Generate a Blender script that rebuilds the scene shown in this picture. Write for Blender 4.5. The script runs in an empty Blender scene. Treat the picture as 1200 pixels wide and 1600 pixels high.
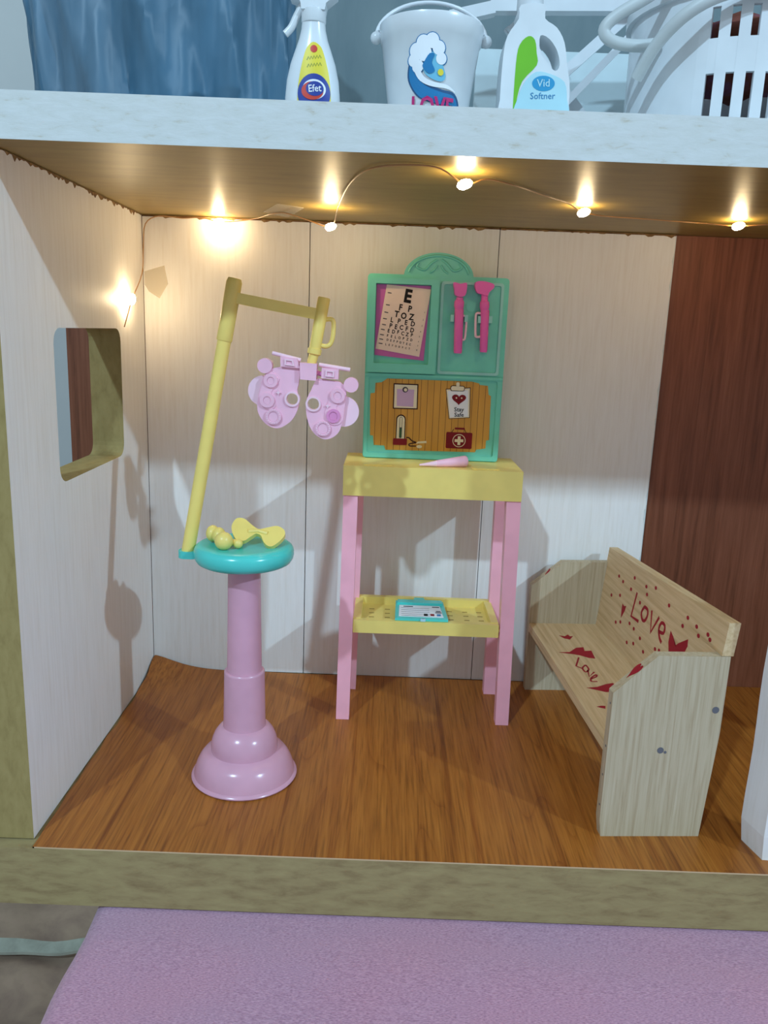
import bpy, bmesh, math, random
from mathutils import Vector, Matrix
from mathutils.geometry import tessellate_polygon

# ---------------------------------------------------------------- camera, world, lights, exposure
S = 0.01                      # every length below is in centimetres (the dollhouse's real size)
scene = bpy.context.scene
coll = scene.collection
rnd = random.Random(7)

CAM_POS = Vector((15.613, -52.194, 23.536))
PITCH, YAW, ROLL = math.radians(12.731), math.radians(0.038), math.radians(2.165)
cd = bpy.data.cameras.new('camera')
cd.sensor_fit = 'VERTICAL'; cd.sensor_height = 36.0
cd.lens = 1253.3 / 1600 * 36.0
cd.clip_start = 0.01; cd.clip_end = 50
cam = bpy.data.objects.new('camera', cd); coll.objects.link(cam)
fw = Vector((math.sin(YAW) * math.cos(PITCH), math.cos(YAW) * math.cos(PITCH), -math.sin(PITCH)))
rt = Vector((math.cos(YAW), -math.sin(YAW), 0)); up = rt.cross(fw)
r2 = rt * math.cos(ROLL) + up * math.sin(ROLL); u2 = -rt * math.sin(ROLL) + up * math.cos(ROLL)
M = Matrix((r2, u2, -fw)).transposed().to_4x4()
M.translation = CAM_POS * S
cam.matrix_world = M
scene.camera = cam

w = bpy.data.worlds.new('world'); scene.world = w; w.use_nodes = True
w.node_tree.nodes['Background'].inputs[0].default_value = (0.74, 0.89, 1.0, 1)
w.node_tree.nodes['Background'].inputs[1].default_value = 0.50

def room_lamp(name, pos, watts):
    ld = bpy.data.lights.new(name, 'POINT'); ld.energy = watts; ld.shadow_soft_size = 0.033
    ld.color = (0.56, 0.82, 1.03)
    o = bpy.data.objects.new(name, ld); coll.objects.link(o); o.location = Vector(pos) * S
room_lamp('ceiling_lamp_right', (192, -168, 146), 113)
room_lamp('ceiling_lamp_left', (-57, -170, 154), 92)

scene.view_settings.view_transform = 'Standard'
scene.view_settings.look = 'None'
scene.view_settings.gamma = 1.0
scene.view_settings.exposure = 0.0
scene.view_settings.use_curve_mapping = False

# ---------------------------------------------------------------- materials
def lin(c):
    o = []
    for v in c:
        v /= 255.0
        o.append(v / 12.92 if v <= 0.04045 else ((v + 0.055) / 1.055) ** 2.4)
    return (o[0], o[1], o[2], 1.0)

def base_mat(name, rough=0.5, spec=0.5):
    m = bpy.data.materials.new(name); m.use_nodes = True
    b = m.node_tree.nodes['Principled BSDF']
    b.inputs['Roughness'].default_value = rough
    b.inputs['Specular IOR Level'].default_value = spec
    return m, m.node_tree.nodes, m.node_tree.links, b

def add_noise(n, l, scale, stretch=(1, 1, 1), detail=4, rough=0.6, dist=0.0):
    tc = n.new('ShaderNodeTexCoord'); mp = n.new('ShaderNodeMapping'); nz = n.new('ShaderNodeTexNoise')
    mp.inputs['Scale'].default_value = stretch
    nz.inputs['Scale'].default_value = scale
    nz.inputs['Detail'].default_value = detail; nz.inputs['Roughness'].default_value = rough
    nz.inputs['Distortion'].default_value = dist
    l.new(tc.outputs['Object'], mp.inputs['Vector']); l.new(mp.outputs['Vector'], nz.inputs['Vector'])
    return nz

def ramp(n, l, fac, stops):
    r = n.new('ShaderNodeValToRGB')
    while len(r.color_ramp.elements) < len(stops): r.color_ramp.elements.new(0.5)
    for e, (p, c) in zip(r.color_ramp.elements, stops): e.position = p; e.color = lin(c)
    l.new(fac, r.inputs['Fac']); return r

def add_bump(n, l, b, height, strength, dist=0.0003):
    bp = n.new('ShaderNodeBump'); bp.inputs['Strength'].default_value = strength
    bp.inputs['Distance'].default_value = dist
    l.new(height, bp.inputs['Height']); l.new(bp.outputs['Normal'], b.inputs['Normal'])

def plastic(name, c, rough=0.35, spec=0.5, sss=0.0):
    m, n, l, b = base_mat(name, rough, spec)
    nz = add_noise(n, l, 60, detail=2)
    d = tuple(max(0, x * 0.965) for x in c)
    r = ramp(n, l, nz.outputs['Fac'], [(0.35, d), (0.65, c)])
    l.new(r.outputs['Color'], b.inputs['Base Color'])
    if sss:
        b.inputs['Subsurface Weight'].default_value = sss
        b.inputs['Subsurface Radius'].default_value = (0.004, 0.003, 0.003)
    return m

def streaky(name, stops, stretch, scale=100, rough=0.6, spec=0.3, bump=0.15, detail=5, dist=0.3):
    m, n, l, b = base_mat(name, rough, spec)
    nz = add_noise(n, l, scale, stretch, detail, 0.62, dist)
    r = ramp(n, l, nz.outputs['Fac'], stops)
    l.new(r.outputs['Color'], b.inputs['Base Color'])
    if bump: add_bump(n, l, b, nz.outputs['Fac'], bump)
    return m

MAT = {}
# white emulsion brushed over wood, the brush strokes and wood showing through faintly
MAT['white_wall'] = streaky('white_brushed_paint', [(0.25, (224, 219, 212)), (0.5, (231, 228, 224)), (0.8, (236, 234, 231))],
                            (1.0, 1.0, 0.06), 420, 0.55, 0.25, 0.12)
MAT['white_edge'] = streaky('white_shelf_paint', [(0.26, (186, 180, 162)), (0.40, (204, 209, 206)), (0.8, (214, 220, 221))],
                            (0.30, 1.0, 1.0), 330, 0.6, 0.25, 0.5)
MAT['mdf'] = streaky('raw_fibreboard', [(0.2, (126, 104, 72)), (0.5, (152, 134, 94)), (0.8, (164, 148, 104))],
                     (0.30, 0.6, 1.0), 240, 0.8, 0.2, 0.3)
MAT['mdf_wall'] = streaky('raw_fibreboard_wall', [(0.2, (134, 116, 72)), (0.5, (152, 134, 86)), (0.8, (162, 144, 96))],
                     (1.0, 0.6, 0.4), 240, 0.8, 0.2, 0.3)
MAT['ceiling'] = streaky('raw_board_underside', [(0.2, (124, 103, 48)), (0.5, (143, 120, 58)), (0.8, (153, 131, 66))],
                         (0.25, 1.0, 1.0), 120, 0.42, 0.5, 0.12)
MAT['brown'] = streaky('brown_veneer', [(0.2, (84, 46, 26)), (0.45, (124, 72, 48)), (0.62, (136, 82, 58)), (0.85, (152, 97, 71))],
                       (1.0, 1.0, 0.045), 330, 0.5, 0.35, 0.15)
MAT['bench'] = streaky('pine_bench_wood', [(0.2, (176, 144, 100)), (0.5, (206, 178, 136)), (0.8, (222, 198, 160))],
                       (1.0, 0.04, 1.0), 460, 0.6, 0.3, 0.2)
MAT['bench_end'] = streaky('pine_end_panel', [(0.25, (162, 142, 112)), (0.5, (184, 168, 140)), (0.8, (198, 184, 158))],
                           (1.0, 1.0, 0.035), 620, 0.6, 0.3, 0.2)

def vinyl():
    m, n, l, b = base_mat('wood_print_vinyl', 0.42, 0.4)
    grain = add_noise(n, l, 900, (1.0, 0.030, 1.0), 4, 0.6, 0.1)
    r = ramp(n, l, grain.outputs['Fac'], [(0.30, (132, 80, 28)), (0.5, (167, 104, 41)), (0.72, (181, 118, 49))])
    broad = add_noise(n, l, 150, (1.0, 0.022, 1.0), 3, 0.55, 0.35)
    r2_ = ramp(n, l, broad.outputs['Fac'], [(0.30, (196, 172, 144)), (0.40, (240, 230, 218)), (0.60, (255, 250, 240)), (0.70, (226, 208, 186))])
    # cathedral figure: rings stretched along the print, drawn as thin darker lines
    fig = add_noise(n, l, 26, (1.0, 0.075, 1.0), 1, 0.4, 0.15)
    mul = n.new('ShaderNodeMath'); mul.operation = 'MULTIPLY'; mul.inputs[1].default_value = 13.0
    fr = n.new('ShaderNodeMath'); fr.operation = 'FRACT'
    l.new(fig.outputs['Fac'], mul.inputs[0]); l.new(mul.outputs[0], fr.inputs[0])
    r3_ = ramp(n, l, fr.outputs[0], [(0.0, (196, 168, 136)), (0.10, (244, 236, 226)), (0.55, (255, 255, 255)), (1.0, (236, 224, 208))])
    mx = n.new('ShaderNodeMixRGB'); mx.blend_type = 'MULTIPLY'; mx.inputs[0].default_value = 0.9
    l.new(r.outputs['Color'], mx.inputs[1]); l.new(r2_.outputs['Color'], mx.inputs[2])
    mx2 = n.new('ShaderNodeMixRGB'); mx2.blend_type = 'MULTIPLY'; mx2.inputs[0].default_value = 0.55
    l.new(mx.outputs[0], mx2.inputs[1]); l.new(r3_.outputs['Color'], mx2.inputs[2])
    l.new(mx2.outputs[0], b.inputs['Base Color'])
    add_bump(n, l, b, grain.outputs['Fac'], 0.06)
    return m
MAT['vinyl'] = vinyl()
MAT['vinyl_edge'] = plastic('vinyl_cut_edge', (206, 176, 138), 0.6, 0.3)

def knit():
    m, n, l, b = base_mat('pink_knit_cloth', 0.95, 0.1)
    b.inputs['Sheen Weight'].default_value = 0.35
    tc = n.new('ShaderNodeTexCoord'); mp = n.new('ShaderNodeMapping')
    mp.inputs['Rotation'].default_value = (0, 0, 0.05); mp.inputs['Scale'].default_value = (1.0, 3.2, 1.0)
    nz = n.new('ShaderNodeTexNoise'); nz.inputs['Scale'].default_value = 780; nz.inputs['Detail'].default_value = 3
    l.new(tc.outputs['Object'], mp.inputs['Vector']); l.new(mp.outputs['Vector'], nz.inputs['Vector'])
    big = add_noise(n, l, 9, (1, 1, 1), 2, 0.5)
    r = ramp(n, l, nz.outputs['Fac'], [(0.3, (164, 120, 142)), (0.55, (196, 152, 172)), (0.75, (212, 170, 188))])
    rb = ramp(n, l, big.outputs['Fac'], [(0.35, (255, 242, 246)), (0.65, (244, 248, 255))])
    mx = n.new('ShaderNodeMixRGB'); mx.blend_type = 'MULTIPLY'; mx.inputs[0].default_value = 1
    l.new(r.outputs['Color'], mx.inputs[1]); l.new(rb.outputs['Color'], mx.inputs[2])
    l.new(mx.outputs[0], b.inputs['Base Color'])
    add_bump(n, l, b, nz.outputs['Fac'], 0.6, 0.0006)
    return m
MAT['knit'] = knit()

MAT['pink'] = plastic('pink_plastic', (215, 162, 182), 0.22, 0.5, 0.1)
MAT['leg_pink'] = plastic('table_leg_pink', (255, 184, 200), 0.34, 0.45, 0.1)
MAT['lilac'] = plastic('lilac_pink_plastic', (244, 192, 214), 0.4, 0.45, 0.1)
MAT['lilac_dark'] = plastic('rose_plastic', (226, 146, 196), 0.4)
MAT['lilac_pale'] = plastic('pale_lilac_plastic', (246, 208, 224), 0.4)
MAT['yellow'] = plastic('yellow_plastic', (240, 216, 122), 0.35, 0.45, 0.1)
MAT['pole_yellow'] = plastic('pole_yellow_plastic', (244, 218, 122), 0.3, 0.45, 0.1)
MAT['slot'] = plastic('slot_ochre', (150, 120, 50), 0.6)
MAT['turquoise'] = plastic('turquoise_plastic', (78, 206, 198), 0.22, 0.55, 0.1)
MAT['teal'] = plastic('sea_green_plastic', (116, 210, 188), 0.36, 0.45)
MAT['teal_pale'] = plastic('pale_sea_green_plastic', (150, 212, 204), 0.4)
MAT['magenta'] = plastic('magenta_plastic', (232, 98, 182), 0.4)
MAT['card_pink'] = plastic('mauve_card', (196, 96, 168), 0.5)
MAT['paper'] = plastic('cream_paper', (236, 214, 198), 0.7, 0.2)
MAT['black'] = plastic('black_print', (30, 24, 22), 0.6, 0.2)
MAT['grey_print'] = plastic('grey_print', (70, 66, 76), 0.6, 0.2)
MAT['maroon'] = plastic('maroon_print', (128, 26, 34), 0.6, 0.2)
MAT['red_ink'] = plastic('red_marker_ink', (158, 26, 42), 0.6, 0.2)
MAT['cream'] = plastic('cream_print', (236, 226, 196), 0.6, 0.2)
MAT['lav_print'] = plastic('lavender_print', (202, 172, 206), 0.6, 0.2)
MAT['dark_print'] = plastic('dark_brown_print', (64, 30, 24), 0.6, 0.2)
MAT['green_print'] = plastic('dark_green_print', (60, 92, 66), 0.6, 0.2)
MAT['nail'] = plastic('nail_metal', (96, 98, 104), 0.4, 0.6)
MAT['white_plastic'] = plastic('white_plastic', (222, 228, 233), 0.25, 0.5, 0.1)
MAT['pale_plastic'] = plastic('pale_translucent_plastic', (206, 222, 226), 0.4)
MAT['hose'] = plastic('grey_white_rubber', (196, 204, 206), 0.45)
MAT['lab_yellow'] = plastic('label_yellow', (232, 214, 60), 0.45)
MAT['lab_blue'] = plastic('label_blue', (28, 58, 150), 0.45)
MAT['lab_red'] = plastic('label_red', (206, 62, 48), 0.45)
MAT['lab_white'] = plastic('label_white', (236, 240, 246), 0.45)
MAT['lab_olive'] = plastic('label_olive', (150, 160, 60), 0.45)
MAT['lab_green'] = plastic('label_green', (112, 190, 36), 0.45)
MAT['lab_aqua'] = plastic('label_aqua', (176, 220, 232), 0.45)
MAT['lab_cyan'] = plastic('label_cyan', (40, 150, 200), 0.45)
MAT['wave_blue'] = plastic('wave_blue', (22, 120, 176), 0.45)
MAT['wave_light'] = plastic('wave_light_blue', (110, 186, 216), 0.45)
MAT['wave_dark'] = plastic('wave_outline', (30, 84, 130), 0.45)
MAT['lab_magenta'] = plastic('label_magenta', (190, 30, 110), 0.45)
MAT['copper'] = plastic('copper_wire', (178, 132, 80), 0.3, 0.7)
MAT['room_wall'] = streaky('room_wall_paint', [(0.3, (182, 188, 188)), (0.7, (194, 198, 196))], (1, 1, 1), 4, 0.8, 0.2, 0)
MAT['ragged'] = streaky('bare_wood_joint', [(0.3, (92, 62, 36)), (0.55, (140, 108, 70)), (0.8, (172, 146, 104))], (1, 1, 1), 160, 0.8, 0.2, 0.1)
MAT['upper_wall'] = streaky('grey_blue_upper_wall', [(0.3, (104, 122, 128)), (0.7, (120, 136, 140))], (1, 1, 0.3), 40, 0.8, 0.2, 0.05)
MAT['brown_cloth'] = streaky('brown_cloth', [(0.3, (96, 52, 36)), (0.5, (122, 70, 60)), (0.75, (120, 84, 130))], (1, 1, 1), 55, 0.9, 0.1, 0.2)
MAT['sheet'] = streaky('grey_bedsheet', [(0.3, (138, 116, 102)), (0.6, (168, 144, 122)), (0.8, (174, 144, 128))], (1, 1, 1), 26, 0.95, 0.1, 0.3)
MAT['hem'] = streaky('pale_sheet_hem', [(0.3, (150, 152, 138)), (0.7, (176, 180, 164))], (1, 1, 1), 60, 0.95, 0.1, 0.3)

def planked():
    m, n, l, b = base_mat('printed_plank_sticker', 0.45, 0.4)
    tc = n.new('ShaderNodeTexCoord'); sx = n.new('ShaderNodeSeparateXYZ')
    l.new(tc.outputs['Object'], sx.inputs[0])
    mod = n.new('ShaderNodeMath'); mod.operation = 'PINGPONG'; mod.inputs[1].default_value = 0.00195
    l.new(sx.outputs['X'], mod.inputs[0])
    cmp_ = n.new('ShaderNodeMath'); cmp_.operation = 'LESS_THAN'; cmp_.inputs[1].default_value = 0.00013
    l.new(mod.outputs[0], cmp_.inputs[0])
    nz = add_noise(n, l, 120, (1, 1, 0.2), 2)
    r = ramp(n, l, nz.outputs['Fac'], [(0.3, (196, 142, 50)), (0.7, (212, 156, 60))])
    mx = n.new('ShaderNodeMixRGB'); mx.inputs[2].default_value = lin((104, 62, 18))
    l.new(cmp_.outputs[0], mx.inputs[0]); l.new(r.outputs['Color'], mx.inputs[1])
    l.new(mx.outputs[0], b.inputs['Base Color'])
    return m
MAT['planked'] = planked()

def glow(name, color, strength):
    m, n, l, b = base_mat(name, 0.4)
    b.inputs['Base Color'].default_value = (1, 0.9, 0.7, 1)
    b.inputs['Emission Color'].default_value = color
    b.inputs['Emission Strength'].default_value = strength
    return m
MAT['bulb'] = glow('warm_led', (1.0, 0.76, 0.44, 1), 200)

def see_through(name, c, amount, rough=0.25):
    m, n, l, b = base_mat(name, rough, 0.5)
    nz = add_noise(n, l, 30, (1, 1, 0.4), 3)
    r = ramp(n, l, nz.outputs['Fac'], [(0.3, tuple(x * 0.8 for x in c)), (0.7, c)])
    l.new(r.outputs['Color'], b.inputs['Base Color'])
    b.inputs['Alpha'].default_value = amount
    return m
MAT['bag'] = see_through('blue_plastic_film', (74, 122, 152), 0.72, 0.45)
MAT['tape'] = see_through('clear_tape', (236, 224, 196), 0.30, 0.15)

# ---------------------------------------------------------------- mesh helpers (centimetres)
ORIG = {}
def link(o, parent=None):
    coll.objects.link(o)
    if parent is not None: o.parent = parent
    return o

def thing(name, label, cat, loc, rz=0.0, group=None):
    o = bpy.data.objects.new(name, None); o.empty_display_size = 0.01
    link(o); o.location = Vector(loc) * S; o.rotation_euler = (0, 0, rz)
    o['label'] = label; o['category'] = cat
    if group: o['group'] = group
    ORIG[o.name] = Vector(loc)
    return o

def tag(o, label, cat, group=None):
    o['label'] = label; o['category'] = cat
    if group: o['group'] = group
    return o

def origin_of(o):
    while o.parent is not None: o = o.parent
    return ORIG.get(o.name, Vector((0, 0, 0)))

def obj(name, bm, mats, parent=None, loc=None, local=False, smooth=0.0, label=None):
    """bm in cm. World coordinates unless local (then already in the thing's frame)."""
    off = Vector((0, 0, 0))
    if parent is not None and not local: off = origin_of(parent)
    if parent is None and loc is not None: off = Vector(loc)
    bmesh.ops.recalc_face_normals(bm, faces=bm.faces)
    for v in bm.verts: v.co = (v.co - off) * S
    me = bpy.data.meshes.new(name); bm.to_mesh(me); bm.free()
    if not isinstance(mats, (list, tuple)): mats = [mats]
    for m in mats: me.materials.append(MAT[m] if isinstance(m, str) else m)
    if smooth:
        for p in me.polygons: p.use_smooth = True
        try: me.set_sharp_from_angle(angle=math.radians(smooth))
        except Exception: pass
    o = bpy.data.objects.new(name, me); link(o, parent)
    if parent is None:
        o.location = off * S; ORIG[o.name] = off
    if label: o['label'] = label
    return o

def struct(o): o['kind'] = 'structure'; return o

def bevel(bm, verts, width, seg=2):
    if width <= 0: return
    vs = set(verts)
    ed = [e for e in bm.edges if e.verts[0] in vs and e.verts[1] in vs and len(e.link_faces) == 2
          and e.calc_face_angle(0) > 0.5]
    bmesh.ops.bevel(bm, geom=ed, offset=width, segments=seg, profile=0.5, affect='EDGES', clamp_overlap=True)

def box(bm, x0, x1, y0, y1, z0, z1, bv=0.0, seg=2, mi=0):
    vs = [bm.verts.new(p) for p in ((x0, y0, z0), (x1, y0, z0), (x1, y1, z0), (x0, y1, z0),
                                    (x0, y0, z1), (x1, y0, z1), (x1, y1, z1), (x0, y1, z1))]
    for f in ((3, 2, 1, 0), (4, 5, 6, 7), (0, 1, 5, 4), (1, 2, 6, 5), (2, 3, 7, 6), (3, 0, 4, 7)):
        bm.faces.new([vs[i] for i in f]).material_index = mi
    bevel(bm, vs, bv, seg)
    return bm

def B(): return bmesh.new()

def frame_axis(ax):
    # returns map (a, b, c) -> xyz where c runs along the axis
    return {'y': lambda a, b, c: (a, c, b), 'x': lambda a, b, c: (c, a, b), 'z': lambda a, b, c: (a, b, c)}[ax]

def prism(bm, outer, ax, c0, c1, holes=(), bv=0.0, mapf=None, seg=2):
    """outline (with holes) extruded along an axis, as a solid."""
    f = mapf or frame_axis(ax)
    loops = [list(outer)] + [list(h) for h in holes]
    flat = [p for lp in loops for p in lp]
    va = [bm.verts.new(f(p[0], p[1], c0)) for p in flat]
    vb = [bm.verts.new(f(p[0], p[1], c1)) for p in flat]
    if not holes:
        bm.faces.new(va); bm.faces.new(vb[::-1])
    else:
        tris = tessellate_polygon([[Vector((p[0], p[1], 0)) for p in lp] for lp in loops])
        for t in tris:
            bm.faces.new([va[i] for i in t]); bm.faces.new([vb[i] for i in reversed(t)])
    k = 0
    for lp in loops:
        n = len(lp)
        for i in range(n):
            a, b_ = k + i, k + (i + 1) % n
            bm.faces.new((va[a], va[b_], vb[b_], vb[a]))
        k += n
    bevel(bm, va + vb, bv, seg)
    return bm

def circle(cx, cy, r, n=28, ry=None, a0=0.0):
    ry = r if ry is None else ry
    return [(cx + r * math.cos(a0 + 2 * math.pi * i / n), cy + ry * math.sin(a0 + 2 * math.pi * i / n)) for i in range(n)]

def smooth_poly(pts, n=3):
    """closed Catmull-Rom through points"""
    out = []; m = len(pts)
    for i in range(m):
        p0, p1, p2, p3 = (Vector(pts[(i + k) % m]) for k in (-1, 0, 1, 2))
        for j in range(n):
            t = j / n
            out.append(tuple(0.5 * ((2 * p1) + (p2 - p0) * t + (2 * p0 - 5 * p1 + 4 * p2 - p3) * t * t + (-p0 + 3 * p1 - 3 * p2 + p3) * t ** 3)))
    return out

def smooth_path(pts, n=4):
    pts = [Vector(p) for p in pts]; out = []
    for i in range(len(pts) - 1):
        p0 = pts[max(i - 1, 0)]; p1 = pts[i]; p2 = pts[i + 1]; p3 = pts[min(i + 2, len(pts) - 1)]
        for j in range(n):
            t = j / n
            out.append(0.5 * ((2 * p1) + (p2 - p0) * t + (2 * p0 - 5 * p1 + 4 * p2 - p3) * t * t + (-p0 + 3 * p1 - 3 * p2 + p3) * t ** 3))
    out.append(pts[-1]); return out

def lathe(bm, prof, cx, cy, n=48, sy=1.0):
    rings = []
    for r, z in prof:
        rings.append([bm.verts.new((cx + r * math.cos(2 * math.pi * i / n), cy + sy * r * math.sin(2 * math.pi * i / n), z)) for i in range(n)])
    for a, b_ in zip(rings, rings[1:]):
        for i in range(n): bm.faces.new((a[i], a[(i + 1) % n], b_[(i + 1) % n], b_[i]))
    bm.faces.new(rings[0][::-1]); bm.faces.new(rings[-1])
    return bm

def tube(bm, pts, r, n=12, closed=False):
    pts = [Vector(p) for p in pts]; m = len(pts); rings = []
    rr = r if isinstance(r, (list, tuple)) else [r] * m
    prev = None
    for i, p in enumerate(pts):
        if closed: t = pts[(i + 1) % m] - pts[i - 1]
        else: t = pts[min(i + 1, m - 1)] - pts[max(i - 1, 0)]
        t.normalize()
        if prev is None:
            a = t.cross(Vector((0, 0, 1)))
            if a.length < 1e-3: a = t.cross(Vector((0, 1, 0)))
        else: a = prev - t * prev.dot(t)
        a.normalize(); prev = a; b_ = t.cross(a)
        rings.append([bm.verts.new(p + (a * math.cos(2 * math.pi * k / n) + b_ * math.sin(2 * math.pi * k / n)) * rr[i]) for k in range(n)])
    for i in range(m if closed else m - 1):
        A, C = rings[i], rings[(i + 1) % m]
        for k in range(n): bm.faces.new((A[k], A[(k + 1) % n], C[(k + 1) % n], C[k]))
    if not closed: bm.faces.new(rings[0][::-1]); bm.faces.new(rings[-1])
    return bm

def disc_y(bm, cx, cz, r, y0, y1, bv=0.0, hole=0.0, n=28):
    return prism(bm, circle(cx, cz, r, n), 'y', y0, y1, holes=[circle(cx, cz, hole, n)] if hole else (), bv=bv)

def ribbon(bm, pts, width, mapf, depth=0.02):
    """hand-painted stroke: a thin raised strip following pts on a surface"""
    pts = [Vector(p) for p in pts]; m = len(pts); L = []; R_ = []
    for i, p in enumerate(pts):
        t = pts[min(i + 1, m - 1)] - pts[max(i - 1, 0)]
        if t.length < 1e-6: t = Vector((1, 0))
        t.normalize(); nn = Vector((-t[1], t[0])) * width / 2
        L.append(p + nn); R_.append(p - nn)
    vt = [(bm.verts.new(mapf(a[0], a[1], depth)), bm.verts.new(mapf(b_[0], b_[1], depth)), bm.verts.new(mapf(a[0], a[1], 0)), bm.verts.new(mapf(b_[0], b_[1], 0))) for a, b_ in zip(L, R_)]
    for q, s in zip(vt, vt[1:]):
        for i, j in ((0, 1), (1, 3), (3, 2), (2, 0)): bm.faces.new((q[i], q[j], s[j], s[i]))
    for q in (vt[0], vt[-1]): bm.faces.new((q[0], q[1], q[3], q[2]))
    return bm

def decal(bm, poly, mapf, rings=3, depth=0.012):
    """flat print that follows a curved surface; star-shaped outline"""
    c = Vector((sum(p[0] for p in poly) / len(poly), sum(p[1] for p in poly) / len(poly)))
    n = len(poly); prev = None; ctr = bm.verts.new(mapf(c[0], c[1], depth))
    for k in range(1, rings + 1):
        t = k / rings
        cur = [bm.verts.new(mapf(c[0] + (p[0] - c[0]) * t, c[1] + (p[1] - c[1]) * t, depth)) for p in poly]
        for i in range(n):
            if prev is None: bm.faces.new((ctr, cur[i], cur[(i + 1) % n]))
            else: bm.faces.new((prev[i], cur[i], cur[(i + 1) % n], prev[(i + 1) % n]))
        prev = cur
    low = [bm.verts.new(mapf(p[0], p[1], 0)) for p in poly]
    for i in range(n): bm.faces.new((prev[i], low[i], low[(i + 1) % n], prev[(i + 1) % n]))
    return bm

def text_into(bm, s, size, pos, mapf, angle=0.0, xscale=1.0, bold=0.0, depth=0.012):
    cu = bpy.data.curves.new('lettering', 'FONT'); cu.body = s; cu.size = 1.0
    cu.align_x = 'CENTER'; cu.align_y = 'CENTER'; cu.resolution_u = 2; cu.offset = bold
    t = bpy.data.objects.new('lettering', cu); coll.objects.link(t)
    dg = bpy.context.evaluated_depsgraph_get()
    me = bpy.data.meshes.new_from_object(t.evaluated_get(dg))
    ca, sa = math.cos(angle), math.sin(angle); vs = []
    for v in me.vertices:
        x, y = v.co.x * size * xscale, v.co.y * size
        vs.append(bm.verts.new(mapf(pos[0] + x * ca - y * sa, pos[1] + x * sa + y * ca, depth)))
    for p in me.polygons:
        try: bm.faces.new([vs[i] for i in p.vertices])
        except ValueError: pass
    bpy.data.objects.remove(t); bpy.data.curves.remove(cu); bpy.data.meshes.remove(me)
    return bm

def on_y(y0):   # map for prints on a surface that faces the viewer (-y) at depth y0
    return lambda a, b_, d: (a, y0 - d, b_)

def rounded_rect(x0, x1, y0, y1, r, n=5):
    out = []
    for cx, cy, a in ((x1 - r, y1 - r, 0), (x0 + r, y1 - r, 90), (x0 + r, y0 + r, 180), (x1 - r, y0 + r, 270)):
        for i in range(n + 1):
            t = math.radians(a + 90 * i / n); out.append((cx + r * math.cos(t), cy + r * math.sin(t)))
    return out

# ---------------------------------------------------------------- the setting
H = 30.0; FRONT = -20.0
# wood-print vinyl laid on the base board, curling up in the far corner beside the window wall
bm = B(); NX, NY = 60, 44
X0, X1, Y0, Y1 = 0.12, 51.8, -20.0, 0.42
grid = []
for j in range(NY + 1):
    row = []
    for i in range(NX + 1):
        x = X0 + (X1 - X0) * (i / NX) ** 1.6; y = Y0 + (Y1 - Y0) * (1 - (1 - j / NY) ** 1.6)
        if i == 0: x += 0.10 * math.exp(-((y + 20) / 3) ** 2) + 0.05 * math.sin(y * 2.1)
        yy = y
        if x < 33.0: yy = min(y, -0.06 - 0.08 * (1 + math.sin(x * 0.7)) * 0.5)
        z = 0.95 * math.exp(-(abs(x - X0) / 2.2) ** 1.5) * math.exp(-(abs(y) / 2.4) ** 1.6) + 0.02 * math.exp(-((x - X0) / 0.8) ** 2) * (1 + math.sin(y * 1.7))
        row.append((x, yy, z))
    grid.append(row)
vt = [[bm.verts.new(p) for p in row] for row in grid]
vl = [[bm.verts.new((p[0], p[1], p[2] - 0.07)) for p in row] for row in grid]
for j in range(NY):
    for i in range(NX):
        bm.faces.new((vt[j][i], vt[j][i + 1], vt[j + 1][i + 1], vt[j + 1][i]))
        bm.faces.new((vl[j][i], vl[j + 1][i], vl[j + 1][i + 1], vl[j][i + 1]))
for i in range(NX):
    for a, b_, j in ((0, 1, 0), (1, 0, NY)):
        bm.faces.new((vt[j][i], vl[j][i], vl[j][i + 1], vt[j][i + 1])).material_index = 1 if j == 0 else 0
for j in range(NY):
    for i in (0, NX): bm.faces.new((vt[j][i], vt[j + 1][i], vl[j + 1][i], vl[j][i]))
floor = struct(obj('floor', bm, ['vinyl', 'vinyl_edge'], smooth=40))

# base board, its raw edge showing under the floor
struct(obj('trim_1', box(B(), -1.9, 54, FRONT, 1.2, -3.0, -0.075, 0.08), 'mdf'))
# upper board: white front edge, raw underside
bm = box(B(), -1.9, 54, FRONT, 1.2, H, H + 1.70, 0.06)
bm.normal_update()
for f in bm.faces:
    if f.normal.z < -0.5: f.material_index = 1
struct(obj('ceiling', bm, ['white_edge', 'ceiling']))

# left wall with its rounded window hole; white inside, raw fibreboard on edges and hole
hole = rounded_rect(-14.25, -4.75, 15.75, 23.1, 0.75)
bm = prism(B(), [(-19.4, 0.0), (-0.02, 0.0), (-0.02, H - 0.02), (-19.4, H - 0.02)], 'x', -1.85, 0.0, holes=[hole])
bmesh.ops.recalc_face_normals(bm, faces=bm.faces); bm.normal_update()
for f in bm.faces: f.material_index = 0 if f.normal.x > 0.9 else 1
struct(obj('wall_left', bm, ['white_wall', 'mdf_wall']))

# back wall: brown veneer sheet with three white painted boards fixed in front of it
wall_back = struct(obj('wall_back', box(B(), -5.2, 54, 0.45, 1.1, -0.05, H - 0.02, 0.03), 'brown'))
for a, b_ in ((0.03, 10.40), (10.455, 22.14), (22.19, 33.05)):
    bm = box(B(), a, b_, 0.0, 0.42, 0.0, H - 0.12, 0.025)
    obj('board', bm, 'white_wall', wall_back, label='white painted upright board')
# lighter edging strip of the brown sheet, seen through the window
struct(obj('trim_2', box(B(), -4.3, -3.3, -0.35, 0.44, -0.05, H - 0.05, 0.05), 'brown'))

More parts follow.
